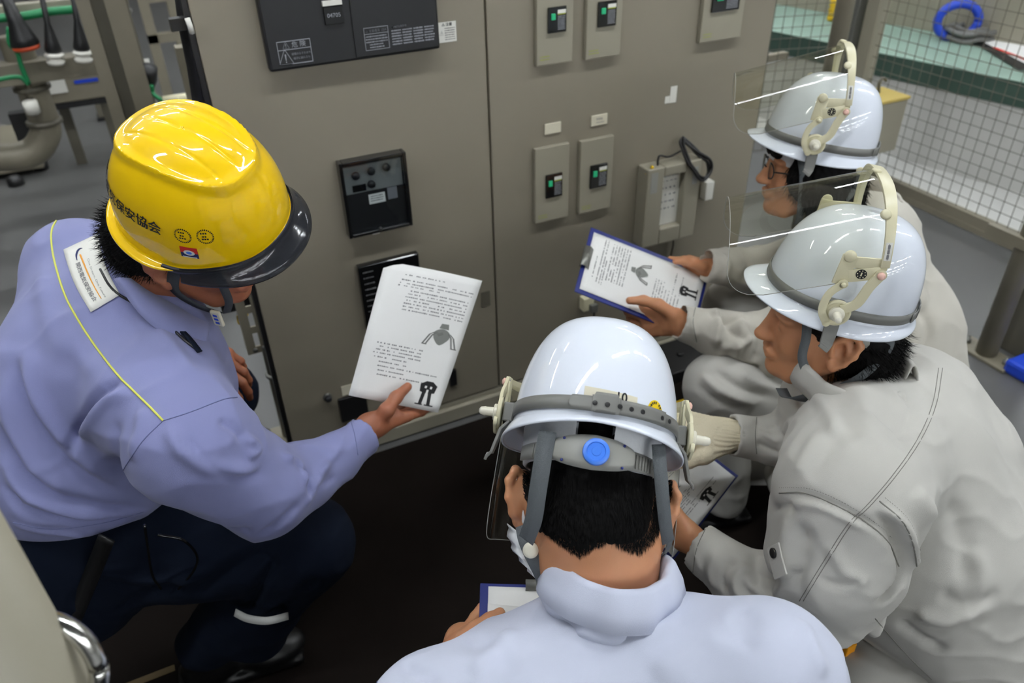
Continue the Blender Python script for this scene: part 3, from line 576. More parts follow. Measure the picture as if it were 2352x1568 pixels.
# ------------------------------------------------------------------ helmets
PI = math.pi; HH = .143
class Frame:
    def __init__(s, o, fwd, up):
        s.o = np.array(o, float); s.z = unit(up); f = np.array(fwd, float); s.x = unit(f - s.z * f.dot(s.z)); s.y = np.cross(s.z, s.x)
    def __call__(s, p): return s.o + p[0] * s.x + p[1] * s.y + p[2] * s.z
    def v(s, p): return p[0] * s.x + p[1] * s.y + p[2] * s.z
def dome(phi, s, H=HH, rx=.118, ry=.103, off=0., yellow=False):   # point of the shell; s = 0 at the band, 1 at the crown
    a = s * PI / 2; e = .54 + .22 * (math.cos(phi) * .5 + .5) if not yellow else .80
    r = max(math.cos(a), 0) ** e; z = H * math.sin(a)
    c, sn = math.cos(phi), math.sin(phi)
    k = (abs(c) ** 2.25 + abs(sn) ** 2.25) ** (-1 / 2.25)
    x = (rx + off) * c * k * r; y = (ry + off) * sn * k * r; z = z + off * math.sin(a)
    if yellow:
        x += .010 * math.sin(a) * 0
        q = (abs((x + .002) / .092) ** 2.4 + abs(y / .064) ** 2.4) ** (1 / 2.4)
        if s > .25:
            d = (q - 1) * .07; g = .0058 * math.exp(-(d / .0055) ** 2)
            if q < 1:
                g += .0015
                for yr in (-.030, 0., .030):
                    fade = min(1, max(0, (.82 - abs(x - .004) / .098) * 6)); g -= .0012 * fade * math.exp(-((y - yr) / .0030) ** 2)
            n = unit([x / rx ** 2, y / ry ** 2, z / H ** 2]) if z > 0 else np.array([0, 0, 1.])
            x, y, z = x + n[0] * g, y + n[1] * g, z + n[2] * g
    return np.array([x, y, z])
def loft(rows, closed=True, cap_last=False):
    n = len(rows[0]); V = [p for r in rows for p in r]; F = []
    for i in range(len(rows) - 1):
        for k in range(n if closed else n - 1):
            k2 = (k + 1) % n; F.append((i * n + k, i * n + k2, (i + 1) * n + k2, (i + 1) * n + k))
    if cap_last: F.append(tuple((len(rows) - 1) * n + k for k in range(n)))
    return V, F
NP = 120
PHI = [2 * PI * k / NP for k in range(NP)]
def brimpt(phi, t):                             # t = 0 at the wall, 1 at the outer edge
    fr = math.exp(-(math.atan2(math.sin(phi), math.cos(phi)) / .85) ** 2)
    b = .011 + .026 * fr; zz = -.004 - (.006 + .013 * abs(math.sin(phi)) ** 1.5) * t ** 1.3
    p = dome(phi, 0); d = unit([p[0], p[1], 0]); return p + d * b * t + np.array([0, 0, zz])
def shell_white(fr, t, mtl='helmet_white'):
    rows = [[brimpt(p, 1.0) + np.array([0, 0, -.0035]) for p in PHI], [brimpt(p, 1.03) + [0, 0, -.001] for p in PHI], [brimpt(p, 1.0) for p in PHI]] + [[brimpt(p, q) for p in PHI] for q in (.8, .55, .3, .1, 0)]
    rows += [[dome(p, s_) for p in PHI] for s_ in [0.02 + .955 * (k / 34) for k in range(35)]]
    rows += [[np.array([0, 0, HH])] * NP]
    V, F = loft(rows); V = [fr(v) for v in V]
    o = mk('shell', V, F, mtl, t, solid=.0025); o.modifiers['s'].offset = -1; return o
def band(fr, t, h0=.001, h1=.017, off=.0022, mtl='band_grey', rng_=(0, 2 * PI), name='band', n=100, th=.0018):
    rows = []
    closed = abs(rng_[1] - rng_[0] - 2 * PI) < 1e-6
    ph = [rng_[0] + (rng_[1] - rng_[0]) * k / n for k in range(n if closed else n + 1)]
    for h, o_ in ((h0, off - th), (h0, off), (h1, off), (h1, off - th)):
        rows.append([dome(p, math.asin(max(0, h) / HH) * 2 / PI, off=o_ + .0004) for p in ph])
    V, F = loft(rows, closed=closed); V = [fr(v) for v in V]
    return mk(name, V, F, mtl, t, solid=0)
def visor_kit(fr, t, lowered=False, sticker=True):
    ang = math.radians(-72) if lowered else 0.
    K0 = np.array([.028, 0, .016])
    def rot(p):                                  # swing the shield about the side pivots
        x, z = p[0] - K0[0], p[2] - K0[2]; c, s_ = math.cos(ang), math.sin(ang)
        return np.array([K0[0] + c * x - s_ * z, p[1], K0[2] + s_ * x + c * z])
    ab = lambda a, b, y: np.array([K0[0] + a, y, K0[2] + b])
    for sg in (1, -1):
        Y = .127 * sg; N = fr.v((0, sg, 0))
        MB().box((.016, .102 * sg, .004), (.042, .120 * sg, .030)).map(fr).build('mount', 'band_grey', t, smooth=False, bevel=.002)
        m_ = MB().disc(fr(ab(0, 0, .122 * sg)), N, [(.0205, 0), (.0215, .001), (.0215, .005), (.018, .006), (.017, .0045)])
        m_.ribbon([fr(rot(ab(a, b, Y))) for a, b in bez2([(-.004, .008), (-.0217, .0228), (-.0287, .053), (-.0372, .0756)])], .015, N, .0045)
        m_.disc(fr(rot(ab(-.0372, .0756, .124 * sg))), N, [(.0085, 0), (.0085, .005)])
        m_.build('pivot_arm', 'cream', t, bevel=.0008, auto=True)
        MB().ribbon([fr(rot(ab(a, b, Y + .001 * sg))) for a, b in bez2([(.009, -.019), (.0225, .0007), (.0215, .0294), (.0082, .0495)])], .0115, N, .004).disc(fr(rot(ab(.0082, .0495, .125 * sg))), N, [(.007, 0), (.007, .005)]).disc(fr(rot(ab(.009, -.019, .125 * sg))), N, [(.006, 0), (.006, .005)]).disc(fr(rot(ab(.0082, .0495, .13 * sg))), N, [(.0035, 0), (.0035, .003), (.002, .0045)]).build('link_arm', 'cream', t, bevel=.0008, auto=True)
        MB().disc(fr(ab(0, 0, .127 * sg)), N, [(.0115, 0), (.0115, .005), (.0105, .006), (.0065, .0065), (.006, .016), (.0065, .018), (.005, .024), (.002, .026)]).build('knob', 'ivory', t, auto=True)
        MB().disc(fr(rot(ab(-.0372, .0756, .129 * sg))), N, [(.0058, 0), (.0058, .003), (.003, .0055)]).build('pin', 'pink', t)
        Yp_ = .1235 * sg
        MB().ribbon([fr(rot(ab(.013, .046, Yp_))), fr(rot(ab(.013, .094, Yp_)))], .022, N, .004).ribbon([fr(rot(ab(.022, .082, Yp_ - .0003 * sg))), fr(rot(ab(-.042, .092, Yp_ - .0003 * sg)))], .018, N, .004).ribbon([fr(rot(ab(.005, .062, Yp_ + .0003 * sg))), fr(rot(ab(-.036, .078, Yp_ + .0003 * sg)))], .020, N, .004).disc(fr(rot(ab(.014, .093, .123 * sg))), N, [(.009, 0), (.009, .004), (.0075, .0065), (.003, .008)]).build('side_plate', 'cream', t, bevel=.0008, auto=True)
        m_ = MB().disc(fr(rot(ab(-.0108, .070, .1262 * sg))), N, [(.0078, 0), (.0078, .0004)]); m_.build('maker_mark', 'ink', t, auto=True)
        m_ = MB()
        for k in range(8):
            c = fr(rot(ab(-.0108 + .0056 * math.cos(k * PI / 4), .070 + .0056 * math.sin(k * PI / 4), .1268 * sg))); quad(m_, c, fr.x, fr.z, .0016, .0016)
        quad(m_, fr(rot(ab(-.0108, .070, .1268 * sg))), fr.x, fr.z, .0022, .006); m_.build('mark_print', 'cream', t, smooth=False)
        # hook clip under the band
        MB().ribbon([fr((.026, .110 * sg, .004)), fr((.025, .120 * sg, -.008)), fr((.024, .124 * sg, -.026)), fr((.024, .127 * sg, -.038)), fr((.026, .133 * sg, -.042)), fr((.028, .134 * sg, -.046))], [.022, .022, .021, .020, .018, .018], N, .004).build('hook', 'band_grey', t, smooth=False, bevel=.001)
    # arch
    pts, nr = [], []
    for k in range(41):
        th = PI * k / 40; y = .126 * np.sign(math.cos(th)) * abs(math.cos(th)) ** .75; h = abs(math.sin(th)) ** .85
        pts.append(rot(ab(-.038 + .020 * h, .088 + .100 * h, y))); nr.append(np.array([0, math.cos(th), math.sin(th) * .9]))
    wd = [.013 + .007 * math.sin(PI * k / 40) ** 2 for k in range(41)]
    cs, sn = math.cos(ang), math.sin(ang)
    nr = [np.array([cs * n_[0] - sn * n_[2], n_[1], sn * n_[0] + cs * n_[2]]) for n_ in nr]
    MB().ribbon([fr(p) for p in pts], wd, [fr.v(n_) for n_ in nr], .0045).build('arch', 'cream', t, bevel=.0008, auto=True)
    for k in (9, 20, 31): MB().disc(fr(pts[k] + (nr[k]) * .001 + np.array([.009 * cs, 0, .009 * sn])), fr.v(nr[k]), [(.0075, 0), (.0075, .003), (.005, .005)]).build('rivet', 'cream', t)
    if sticker:
        for sg, k0 in ((1, 1), (-1, 36)):
            kk = list(range(k0, k0 + 4))
            MB().ribbon([fr(pts[k] + nr[k] * .0028) for k in kk], .0095, [fr.v(nr[k]) for k in kk], .0004).build('arch_label', 'label_white', t, smooth=False)
            m_ = MB()
            for i in range(16):
                f_ = i / 16 * 2.6 + .2; k = int(f_); q = pts[kk[k]] * (1 - f_ + k) + pts[kk[min(k + 1, 3)]] * (f_ - k) + nr[kk[k]] * .0031
                tg = unit(pts[kk[3]] - pts[kk[0]]); quad(m_, fr(q), fr.v(tg), fr.v(np.cross(tg, nr[kk[k]])), .0022, .0035 if i % 5 else .001)
            m_.build('arch_print', 'ink_grey', t, smooth=False)
    # clear sheet with rounded corners
    nu, nv = 60, 24; d = np.array([.9, 0, -.43]); wv = np.array([.43, 0, .9]); L = .228; rows = []
    cu = []
    for i in range(nu + 1):
        u = -1 + 2 * i / nu
        if abs(u) > .88: y = .1225 * np.sign(u); q = (abs(u) - .88) / .12; base = ab(-.036, .090, y) - wv * .018 * q; h = 0
        else: th = PI / 2 * (1 - abs(u) / .88); y = np.sign(u) * .1225 * math.cos(th) ** .75 if u else 0.; h = math.sin(th) ** .85; base = ab(-.036 + .018 * h, .090 + .094 * h, y)
        cu.append(base)
    s_arc = [0.]
    for i in range(nu): s_arc.append(s_arc[-1] + np.linalg.norm(cu[i + 1] - cu[i]))
    tot = s_arc[-1]; R_ = .055
    for j in range(nv + 1):
        row = []
        for i in range(nu + 1):
            e = min(s_arc[i], tot - s_arc[i]); Lm = L - (R_ - math.sqrt(max(0, R_ ** 2 - (R_ - min(e, R_)) ** 2)))
            row.append(rot(cu[i] + d * Lm * j / nv))
        rows.append(row)
    V, F = loft(rows, closed=False); mk('face_shield', [fr(v) for v in V], F, 'visor_clear', t)
    MB().tube([fr(rows[j][0]) for j in range(nv + 1)] + [fr(p) for p in rows[-1]] + [fr(rows[j][-1]) for j in range(nv, -1, -1)], .0006, 6).build('shield_edge', 'plastic_grey', t)
def bez2(p): return [(q[0], q[1]) for q in bez([(a, b, 0) for a, b in p], 14)]
def liner(fr, t, z0=-.008, z1=-.050, gap=None):
    rows = []
    ph = PHI if not gap else [PI + gap + (2 * PI - 2 * gap) * k / 90 for k in range(91)]
    for z, a, b in ((z0, .104, .088), ((z0 + z1) / 2, .102, .086), (z1, .098, .083), (z1 - .002, .094, .080), (z1, .091, .077), (z0, .092, .078)):
        rows.append([np.array([a * math.cos(p) - .002, b * math.sin(p), z]) for p in ph])
    V, F = loft(rows, closed=not gap); return mk('liner', [fr(v) for v in V], F, 'liner', t)
def white_helmet(name, fr, lab, lowered=False):
    t = thing(name, fr.o, lab, 'helmet')
    shell_white(fr, t); band(fr, t); visor_kit(fr, t, lowered); return t
def ratchet(fr, t):
    rows = []
    ph = [PI - 1.25 + 2.5 * k / 50 for k in range(51)]
    def rp(p, z, o_=0): 
        wz = z * (1 - .35 * min(1, abs(p - PI) / 1.25)) - .044; return np.array([(.103 + o_) * math.cos(p), (.087 + o_) * math.sin(p), wz])
    rows = [[rp(p, z, o_) for p in ph] for z, o_ in ((-.013, 0), (-.013, .003), (.013, .003), (.013, 0), (-.013, 0))]
    V, F = loft(rows, closed=False); mk('ratchet_band', [fr(v) for v in V], F, 'plastic_grey', t)
    ph = [PI - .50 + 1.0 * k / 30 for k in range(31)]
    rows = [[rp(p, z * (1 - .35 * (abs(p - PI) / .5) ** 3), o_) for p in ph] for z, o_ in ((-.019, .001), (-.020, .008), (-.012, .012), (.012, .012), (.020, .008), (.019, .001), (-.019, .001))]
    V, F = loft(rows, closed=False); mk('ratchet_housing', [fr(v) for v in V], F, 'plastic_grey', t)
    c = rp(PI + .03, .0, .012); N = fr.v((-1, -.03, 0))
    MB().disc(fr(c), N, [(.0155, 0), (.0150, .005), (.0125, .0065), (.0105, .0065), (.0100, .0055), (.0055, .0055), (.005, .0062)], 36).build('adjust_knob', 'blue_knob', t, auto=True)
    m_ = MB()
    for sg, k0 in ((1, .60), (-1, .60)):
        for k in range(6):
            p = PI + sg * (k0 + k * .055); q = rp(p, 0, .0036); m_.tube([fr(q + [0, 0, .008]), fr(q + [0, 0, -.008])], .0016, 6)
    m_.build('grip_ribs', 'plastic_grey', t)
    m_ = MB()
    for p in (PI - .36, PI + .36):
        for z in (-.014, .014):
            q = rp(p, z, .0105); m_.disc(fr(q), N, [(.0016, 0), (.0016, .0016)], 10)
    m_.build('screw', 'board_blue', t)
    s_ = MB(); V, F = text_mesh('JERA', .009, .0002)
    for i, v in enumerate(V): V[i] = fr(rp(PI + .95 + v[0] * -8.5 * -1 * .0 + v[0] / .09, v[1] / (1 - .35 * .75), .0034))
    s_.add(V, F).build('embossed_word', 'band_grey', t, smooth=False)

# ---- helmets in place
frC = Frame(P(1926, 668, 1.31), dirc(-.965, .235, -.10), dirc(.16, .84, .52))
frD = Frame(P(1882, 322, 1.74), dirc(-.95, .25, -.12), dirc(.14, .86, .50))
frB = Frame(P(1362, 995, 1.00), dirc(.05, -.30, -.95), dirc(.15, .95, -.30))
hC = white_helmet('safety_helmet', frC, 'white helmet with raised clear face shield on the nearer man at the right')
hD = white_helmet('safety_helmet', frD, 'white helmet with raised face shield on the man farthest back, by the mesh fence')
hB = white_helmet('safety_helmet', frB, 'white helmet seen from behind with grey back strap, blue knob and yellow round sticker', lowered=True)
liner(frC, hC, z1=-.034); liner(frD, hD, z1=-.055); liner(frB, hB, z1=-.052, gap=.26)
ratchet(frB, hB); ratchet(frC, hC)
# ------------------------------------------------------------------ organic shapes: distance fields blended and meshed
class SDF:
    def __init__(s, h): s.h = h; s.pr = []
    def cap(s, a, b, r1, r2=None, k=.02, flat=None):      # tapered limb; flat = (axis, factor) squeezes it along an axis
        s.pr.append(('c', np.array(a, float), np.array(b, float), r1, r1 if r2 is None else r2, k, flat)); return s
    def chain(s, pts, rs, k=.02, flat=None):
        for i in range(len(pts) - 1): s.cap(pts[i], pts[i + 1], rs[i], rs[i + 1], k, flat)
        return s
    def ell(s, c, R, rad, k=.02): s.pr.append(('e', np.array(c, float), np.array(R, float), np.array(rad, float), k)); return s
    def cyl(s, a, b, r1, r2, k=.008, rd=.003): s.pr.append(('y', np.array(a, float), np.array(b, float), r1, r2, k, rd)); return s
    def box(s, c, R, half, k=.01, rd=.01): s.pr.append(('b', np.array(c, float), np.array(R, float), np.array(half, float), k, rd)); return s
    def sub(s): s.pr[-1] = ('-',) + s.pr[-1]; return s
    def cut(s, c, n, rad, k=.004): s.pr.append(('-', 'p', np.array(c, float), unit(n), rad, k)); return s   # remove what lies beyond a plane, within a radius
    def dist(s, p, X):
        t = p[0]
        if t == 'c':
            _, a, b, r1, r2, k, fl = p; D = X - a; ab = b - a; 
            if fl is not None:
                n = unit(fl[0]); f = fl[1]; D = D + (D @ n)[..., None] * n * (1 / f - 1); ab = ab + n * (ab @ n) * (1 / f - 1)
            u = np.clip((D @ ab) / max(ab @ ab, 1e-9), 0, 1); d = np.linalg.norm(D - u[..., None] * ab, axis=-1) - (r1 + (r2 - r1) * u)
            return d * (min(1, fl[1]) if fl is not None else 1)
        if t == 'e':
            _, c, R, rad, k = p; q = (X - c) @ R.T; k0 = np.linalg.norm(q / rad, axis=-1); k1 = np.linalg.norm(q / rad ** 2, axis=-1) + 1e-9; return k0 * (k0 - 1) / k1
        if t == 'y':
            _, a, b, r1, r2, k, rd = p; ab = b - a; L = np.linalg.norm(ab); n = ab / L; D = X - a; ax = D @ n; ra = np.linalg.norm(D - ax[..., None] * n, axis=-1)
            u = np.clip(ax / L, 0, 1); dr = ra - (r1 + (r2 - r1) * u) + rd; da = np.abs(ax - L / 2) - L / 2 + rd
            return np.minimum(np.maximum(dr, da), 0) + np.sqrt(np.maximum(dr, 0) ** 2 + np.maximum(da, 0) ** 2) - rd
        if t == 'b':
            _, c, R, hf, k, rd = p; q = np.abs((X - c) @ R.T) - hf + rd
            return np.minimum(q.max(-1), 0) + np.linalg.norm(np.maximum(q, 0), axis=-1) - rd
        if t == 'p':
            _, c, n, rad, k = p; D = X - c; return np.maximum(-(D @ n), np.linalg.norm(D, axis=-1) - rad)
    def bound(s, p):
        t = p[0]
        if t == 'c' or t == 'y': r = max(p[3], p[4]); return np.minimum(p[1], p[2]) - r, np.maximum(p[1], p[2]) + r
        if t == 'e': r = p[3].max(); return p[1] - r, p[1] + r
        if t == 'b': r = np.linalg.norm(p[3]); return p[1] - r, p[1] + r
        if t == 'p': return p[1] - p[3], p[1] + p[3]
    def kof(s, p): return p[5] if p[0] in 'cy' else (p[4] if p[0] in 'eb' else p[4])
    def mesh(s):
        h = s.h; lo = np.array([9e9] * 3); hi = -lo
        for p in s.pr:
            if p[0] != '-': a, b = s.bound(p); lo = np.minimum(lo, a); hi = np.maximum(hi, b)
        lo -= 4 * h; n = np.ceil((hi + 4 * h - lo) / h).astype(int) + 1
        G = np.full(n, .05, np.float32); ax = [lo[i] + h * np.arange(n[i]) for i in range(3)]
        for p in s.pr:
            neg = p[0] == '-'; q = p[1:] if neg else p; k = s.kof(q); a, b = s.bound(q); pad = k + 2 * h
            i0 = np.maximum(((a - pad - lo) / h).astype(int), 0); i1 = np.minimum(((b + pad - lo) / h).astype(int) + 2, n)
            if (i1 <= i0).any(): continue
            X = np.stack(np.meshgrid(*[ax[j][i0[j]:i1[j]] for j in range(3)], indexing='ij'), -1)
            d = s.dist(q, X); sl = tuple(slice(i0[j], i1[j]) for j in range(3)); g = G[sl]
            if neg: d = -d; hh = np.maximum(k - np.abs(g - d), 0) / k; G[sl] = np.maximum(g, d) + hh * hh * k * .25
            else: hh = np.maximum(k - np.abs(g - d), 0) / k; G[sl] = np.minimum(g, d) - hh * hh * k * .25
        return nets(G, lo, h)
def nets(G, lo, h):
    ins = G < 0; n = np.array(G.shape); c = n - 1
    cnt = np.zeros(c, np.int16); P_ = np.zeros(tuple(c) + (3,), np.float32)
    cor = [(i, j, k) for i in (0, 1) for j in (0, 1) for k in (0, 1)]
    def S(A, o): return A[o[0]:o[0] + c[0], o[1]:o[1] + c[1], o[2]:o[2] + c[2]]
    anyin = np.zeros(c, bool); allin = np.ones(c, bool)
    for o in cor: q = S(ins, o); anyin |= q; allin &= q
    act = np.argwhere(anyin & ~allin)
    idx = -np.ones(c, np.int64); idx[tuple(act.T)] = np.arange(len(act))
    val = {o: G[tuple((act + o).T)] for o in cor}
    V = np.zeros((len(act), 3)); m = np.zeros(len(act))
    for o in cor:
        for a in range(3):
            if o[a] == 0:
                o2 = tuple(1 if j == a else o[j] for j in range(3)); v0, v1 = val[o], val[o2]; x = (v0 < 0) != (v1 < 0)
                t = np.where(x, v0 / np.where(x, v0 - v1, 1), 0); p = np.array(o, float)[None] + 0 * V; p[:, a] += t
                V += np.where(x[:, None], p, 0); m += x
    V = lo + h * (act + V / m[:, None])
    F = []
    for a in range(3):
        b, d = (a + 1) % 3, (a + 2) % 3
        sl0 = [slice(None)] * 3; sl1 = [slice(None)] * 3; sl0[a] = slice(0, -1); sl1[a] = slice(1, None)
        A0_, A1_ = ins[tuple(sl0)], ins[tuple(sl1)]; x = np.argwhere(A0_ != A1_)
        x = x[(x[:, b] > 0) & (x[:, d] > 0) & (x[:, b] < c[b]) & (x[:, d] < c[d]) & (x[:, a] < c[a])]
        s_ = A0_[tuple(x.T)]
        e = []
        for ob, od in ((1, 1), (0, 1), (0, 0), (1, 0)):
            y = x.copy(); y[:, b] -= ob; y[:, d] -= od; e.append(idx[tuple(y.T)])
        q = np.stack(e, 1); q[~s_] = q[~s_][:, ::-1]; F.append(q)
    return V, np.concatenate(F)
def vnorm(V, F):
    n = np.cross(V[F[:, 2]] - V[F[:, 0]], V[F[:, 3]] - V[F[:, 1]]); N = np.zeros_like(V)
    for k in range(4): np.add.at(N, F[:, k], n)
    return N / (np.linalg.norm(N, axis=1, keepdims=True) + 1e-12)
def relax(V, F, it=1, lam=.5):
    E_ = np.concatenate([F[:, [0, 1]], F[:, [1, 2]], F[:, [2, 3]], F[:, [3, 0]]])
    for _ in range(it):
        A = np.zeros_like(V); c = np.zeros(len(V)); np.add.at(A, E_[:, 0], V[E_[:, 1]]); np.add.at(A, E_[:, 1], V[E_[:, 0]]); np.add.at(c, E_[:, 0], 1); np.add.at(c, E_[:, 1], 1)
        V = V + lam * (A / np.maximum(c, 1)[:, None] - V)
    return V
def bvh_of(V, F): return BVHTree.FromPolygons([tuple(v) for v in V], [tuple(int(i) for i in f) for f in F])
def hit(bv, px, py):                             # where the sight line through a pixel meets the garment
    d = M @ np.array([(px - CX) / FPX, (py - CY) / FPX, 1]); r = bv.ray_cast(Vector(CAM), Vector(unit(d)))
    return (np.array(r[0]), np.array(r[1])) if r[0] is not None else (None, None)
def trace(bv, pix, n=30, off=0.):                # polyline lying on the garment through a few pixels
    out, nr = [], []
    for p in bez([(a, b, 0) for a, b in pix], n):
        q, nn = hit(bv, p[0], p[1])
        if q is None: continue
        if out and np.linalg.norm(q - out[-1]) > .12: continue
        out.append(q + nn * off); nr.append(nn)
    return out, nr
FOLD = 1.35
def wrinkle(V, F, folds, bv, nz=(), seed=0):     # raise or press folds along polylines
    N = vnorm(V, F); D = np.zeros(len(V))
    for pix, wd, am in folds:
        L, _ = trace(bv, pix, 22)
        if len(L) < 3: continue
        L = np.array(L); lo, hi = L.min(0) - 3 * wd, L.max(0) + 3 * wd
        ix = np.where(((V > lo) & (V < hi)).all(1))[0]
        if not len(ix): continue
        X = V[ix]; best = np.full(len(ix), 9.); tt = np.zeros(len(ix)); m = len(L) - 1
        for i in range(m):
            a, ab = L[i], L[i + 1] - L[i]; u = np.clip(((X - a) @ ab) / (ab @ ab + 1e-12), 0, 1); d = np.linalg.norm(X - a - u[:, None] * ab, axis=1)
            b = d < best; best[b] = d[b]; tt[b] = (i + u[b]) / m
        tp = np.clip(np.minimum(tt, 1 - tt) * 5, 0, 1); tp = tp * tp * (3 - 2 * tp)
        D[ix] += FOLD * am * tp * np.exp(-(best / (wd * .85)) ** 2)
    for sc_, am, st in nz:
        D += am * np.array([noise.noise(Vector((v[0] * sc_ * st[0] + seed, v[1] * sc_ * st[1], v[2] * sc_ * st[2]))) for v in V])
    rg = np.array([1 - abs(noise.noise(Vector((v[0] * 9 + seed, v[1] * 9, v[2] * 15)))) * 2.2 for v in V]); D += .0035 * np.clip(rg, 0, 1) ** 3
    return V + N * D[:, None]
def garment(name, sdf, m, par, folds=(), nz=(), seed=0, smooth_it=2, label=None):
    V, F = sdf.mesh(); V = relax(V, F, smooth_it); bv = bvh_of(V, F)
    V = wrinkle(V, F, folds, bv, nz, seed)
    if folds: V = relax(V, F, 1, .35)
    o = mk(name, V, F, m, par, label=label); return o, bvh_of(V, F)
def seam(bv, pix, par, m='thread', name='seam', r=.0009, off=.0002, n=50, label=None):
    L, nr = trace(bv, pix, n, off)
    if len(L) > 2: return MB().tube(L, r, 6).build(name, m, par, label=label)
def stitches(bv, pix, par, m='thread', n=60, off=.0005, ln=.0022, wd=.0008, name='stitching'):
    L, nr = trace(bv, pix, n * 3, off); mb = MB()
    if len(L) < 4: return
    acc = 0
    for i in range(len(L) - 1):
        s_ = np.linalg.norm(L[i + 1] - L[i]); acc += s_
        if acc > ln * 1.7:
            acc = 0; T = unit(L[i + 1] - L[i]); B = np.cross(T, nr[i]); quad(mb, L[i] + nr[i] * .0004, T, unit(B), ln, wd)
    if mb.V: return mb.build(name, m, par, smooth=False)

# ---- hands
def hand_sdf(S, wrist, x, n, side, curls, thumb=None, spread=(8, 2, -4, -10), sc_=1., fore=None, k=.006, thumbw=None):
    # x: towards the fingers, n: out of the back of the hand, side: +1 right, -1 left
    x = unit(x); n = unit(np.array(n, float) - x * np.dot(n, x)); y = side * np.cross(n, x); w = np.array(wrist, float)
    L = lambda p: w + sc_ * (p[0] * x + p[1] * y + p[2] * n)
    bases = [(.088, .027, 0), (.092, .007, .001), (.087, -.013, 0), (.078, -.031, -.002)]; lens = [(.042, .026, .021), (.046, .030, .022), (.042, .028, .021), (.033, .021, .019)]
    rr = [.0092, .0094, .0088, .0078]; kn = []
    for b in bases: S.cap(L((.012, b[1] * .62, -.004)), L(b), .0145 * sc_, .0115 * sc_, k=.012)
    S.cap(L((.02, .012, -.010)), L((.06, .016, -.012)), .016 * sc_, .013 * sc_, k=.012)
    for i, b in enumerate(bases):
        p = np.array(L(b)); sp = math.radians(spread[i]); dx = x * math.cos(sp) + y * math.sin(sp); a = 0
        r = rr[i] * sc_; prev = r * 1.08
        for j in range(3):
            a += math.radians(curls[i][j]); d = dx * math.cos(a) - n * math.sin(a); q = p + d * lens[i][j] * sc_
            S.cap(p, q, prev, r * (1, .93, .82)[j], k=.004); prev = r * (1, .93, .82)[j]; p = q
        kn.append(p)
    th = thumb or [(.016, .020, -.008), (.045, .042, -.018), (.072, .056, -.022), (.098, .062, -.024)]
    th = [L(t_) for t_ in th] if thumbw is None else [np.array(q, float) for q in thumbw]; S.chain(th, [.0165 * sc_, .0135 * sc_, .0112 * sc_, .0088 * sc_], k=.009)
    if fore is not None: S.chain([L((.014, 0, -.002)), np.array(fore, float)], [.0235 * sc_, .026 * sc_], k=.02, flat=None)
    return kn, th
def nail(mb, tip, prev, up, r):
    d = unit(tip - prev); u = unit(up - d * np.dot(up, d)); s_ = np.cross(d, u); c = tip + u * r * .86 - d * r * .1
    V = [c + d * a * r * .75 + s_ * b * r * .62 - u * (b * b * r * .22 + max(a, 0) ** 2 * r * .2) for a in (-1, -.3, .4, 1) for b in (-1, -.4, .4, 1)]
    mb.add(V, [(i * 4 + j, i * 4 + j + 1, i * 4 + j + 5, i * 4 + j + 4) for i in range(3) for j in range(3)])

# ---- head in its own frame (x forward, y left, z up, origin between the ears)
def head_sdf(fr, h=.0026, neck=None, ears=(1, -1), eo=.083, splay=.36):
    S = SDF(h); R = np.array([fr.x, fr.y, fr.z]); e = lambda c, r, k=.02: S.ell(fr(c), R, r, k)
    e((-.012, 0, .045), (.096, .076, .088)); e((.030, 0, -.005), (.060, .062, .080), .03); e((.038, 0, -.060), (.045, .046, .045), .03)
    e((.068, 0, -.092), (.022, .024, .018), .025)                                             # chin
    for sg in (1, -1):
        e((.052, .036 * sg, -.020), (.030, .024, .030), .02); S.cap(fr((.0, .062 * sg, -.040)), fr((.050, .036 * sg, -.088)), .016, .014, .025)
        e((.078, .030 * sg, .024), (.014, .024, .008), .012)                                  # brow
        S.ell(fr((.094, .031 * sg, .006)), R, (.014, .017, .011), .010).sub()                 # socket
        S.ell(fr((.074, .031 * sg, .006)), R, (.0135, .0135, .0125), .004)                    # lid
        S.cap(fr((.094, .011 * sg, -.030)), fr((.098, .009 * sg, -.030)), .007, .006, .006)   # nostril wing
    S.cap(fr((.088, 0, .016)), fr((.106, 0, -.026)), .008, .0105, .012); e((.106, 0, -.028), (.011, .010, .008), .008)
    S.cap(fr((.086, .018, -.058)), fr((.086, -.018, -.058)), .007, .007, .01); S.cap(fr((.093, .012, -.054)), fr((.093, -.012, -.054)), .0055, .0055, .004); S.cap(fr((.091, .012, -.064)), fr((.091, -.012, -.064)), .006, .006, .004)
    for sg in ears:
        Re = np.array([unit(fr.x * .92 + fr.y * sg * -.0 + fr.z * -.2), unit(fr.y * sg * .95 - fr.x * .35), fr.z])
        o = fr((-.008, eo * sg, -.004)); lx = unit(fr.x * .93 - fr.y * sg * splay); lz = unit(fr.z * .97 - fr.x * .18); ln = np.cross(lz, lx) * sg
        pts = [(.014, -.012), (.016, .008), (.006, .026), (-.012, .029), (-.022, .014), (-.020, -.006), (-.010, -.024), (.004, -.034), (.010, -.026)]
        ring = [o + lx * a + lz * b + ln * .004 for a, b in pts]
        S.chain(ring, [.0052, .0048, .0048, .0052, .0052, .0048, .0048, .0068, .006], k=.006)
        S.ell(o - ln * .002, np.array([lx, lz, ln]), (.019, .028, .006), .006); S.cap(o - fr.y * sg * (eo - .070) - ln * .004, o - ln * .002, .014, .012, .01)
        S.ell(o + lx * .004 + ln * .006, np.array([lx, lz, ln]), (.009, .013, .007), .005).sub()
    if neck is not None: S.chain(neck[0], neck[1], k=.035)
    return S
def join(ms):
    Vs, Fs, k = [], [], 0
    for V, F in ms: Vs.append(V); Fs.append(F + k); k += len(V)
    return np.concatenate(Vs), np.concatenate(Fs)
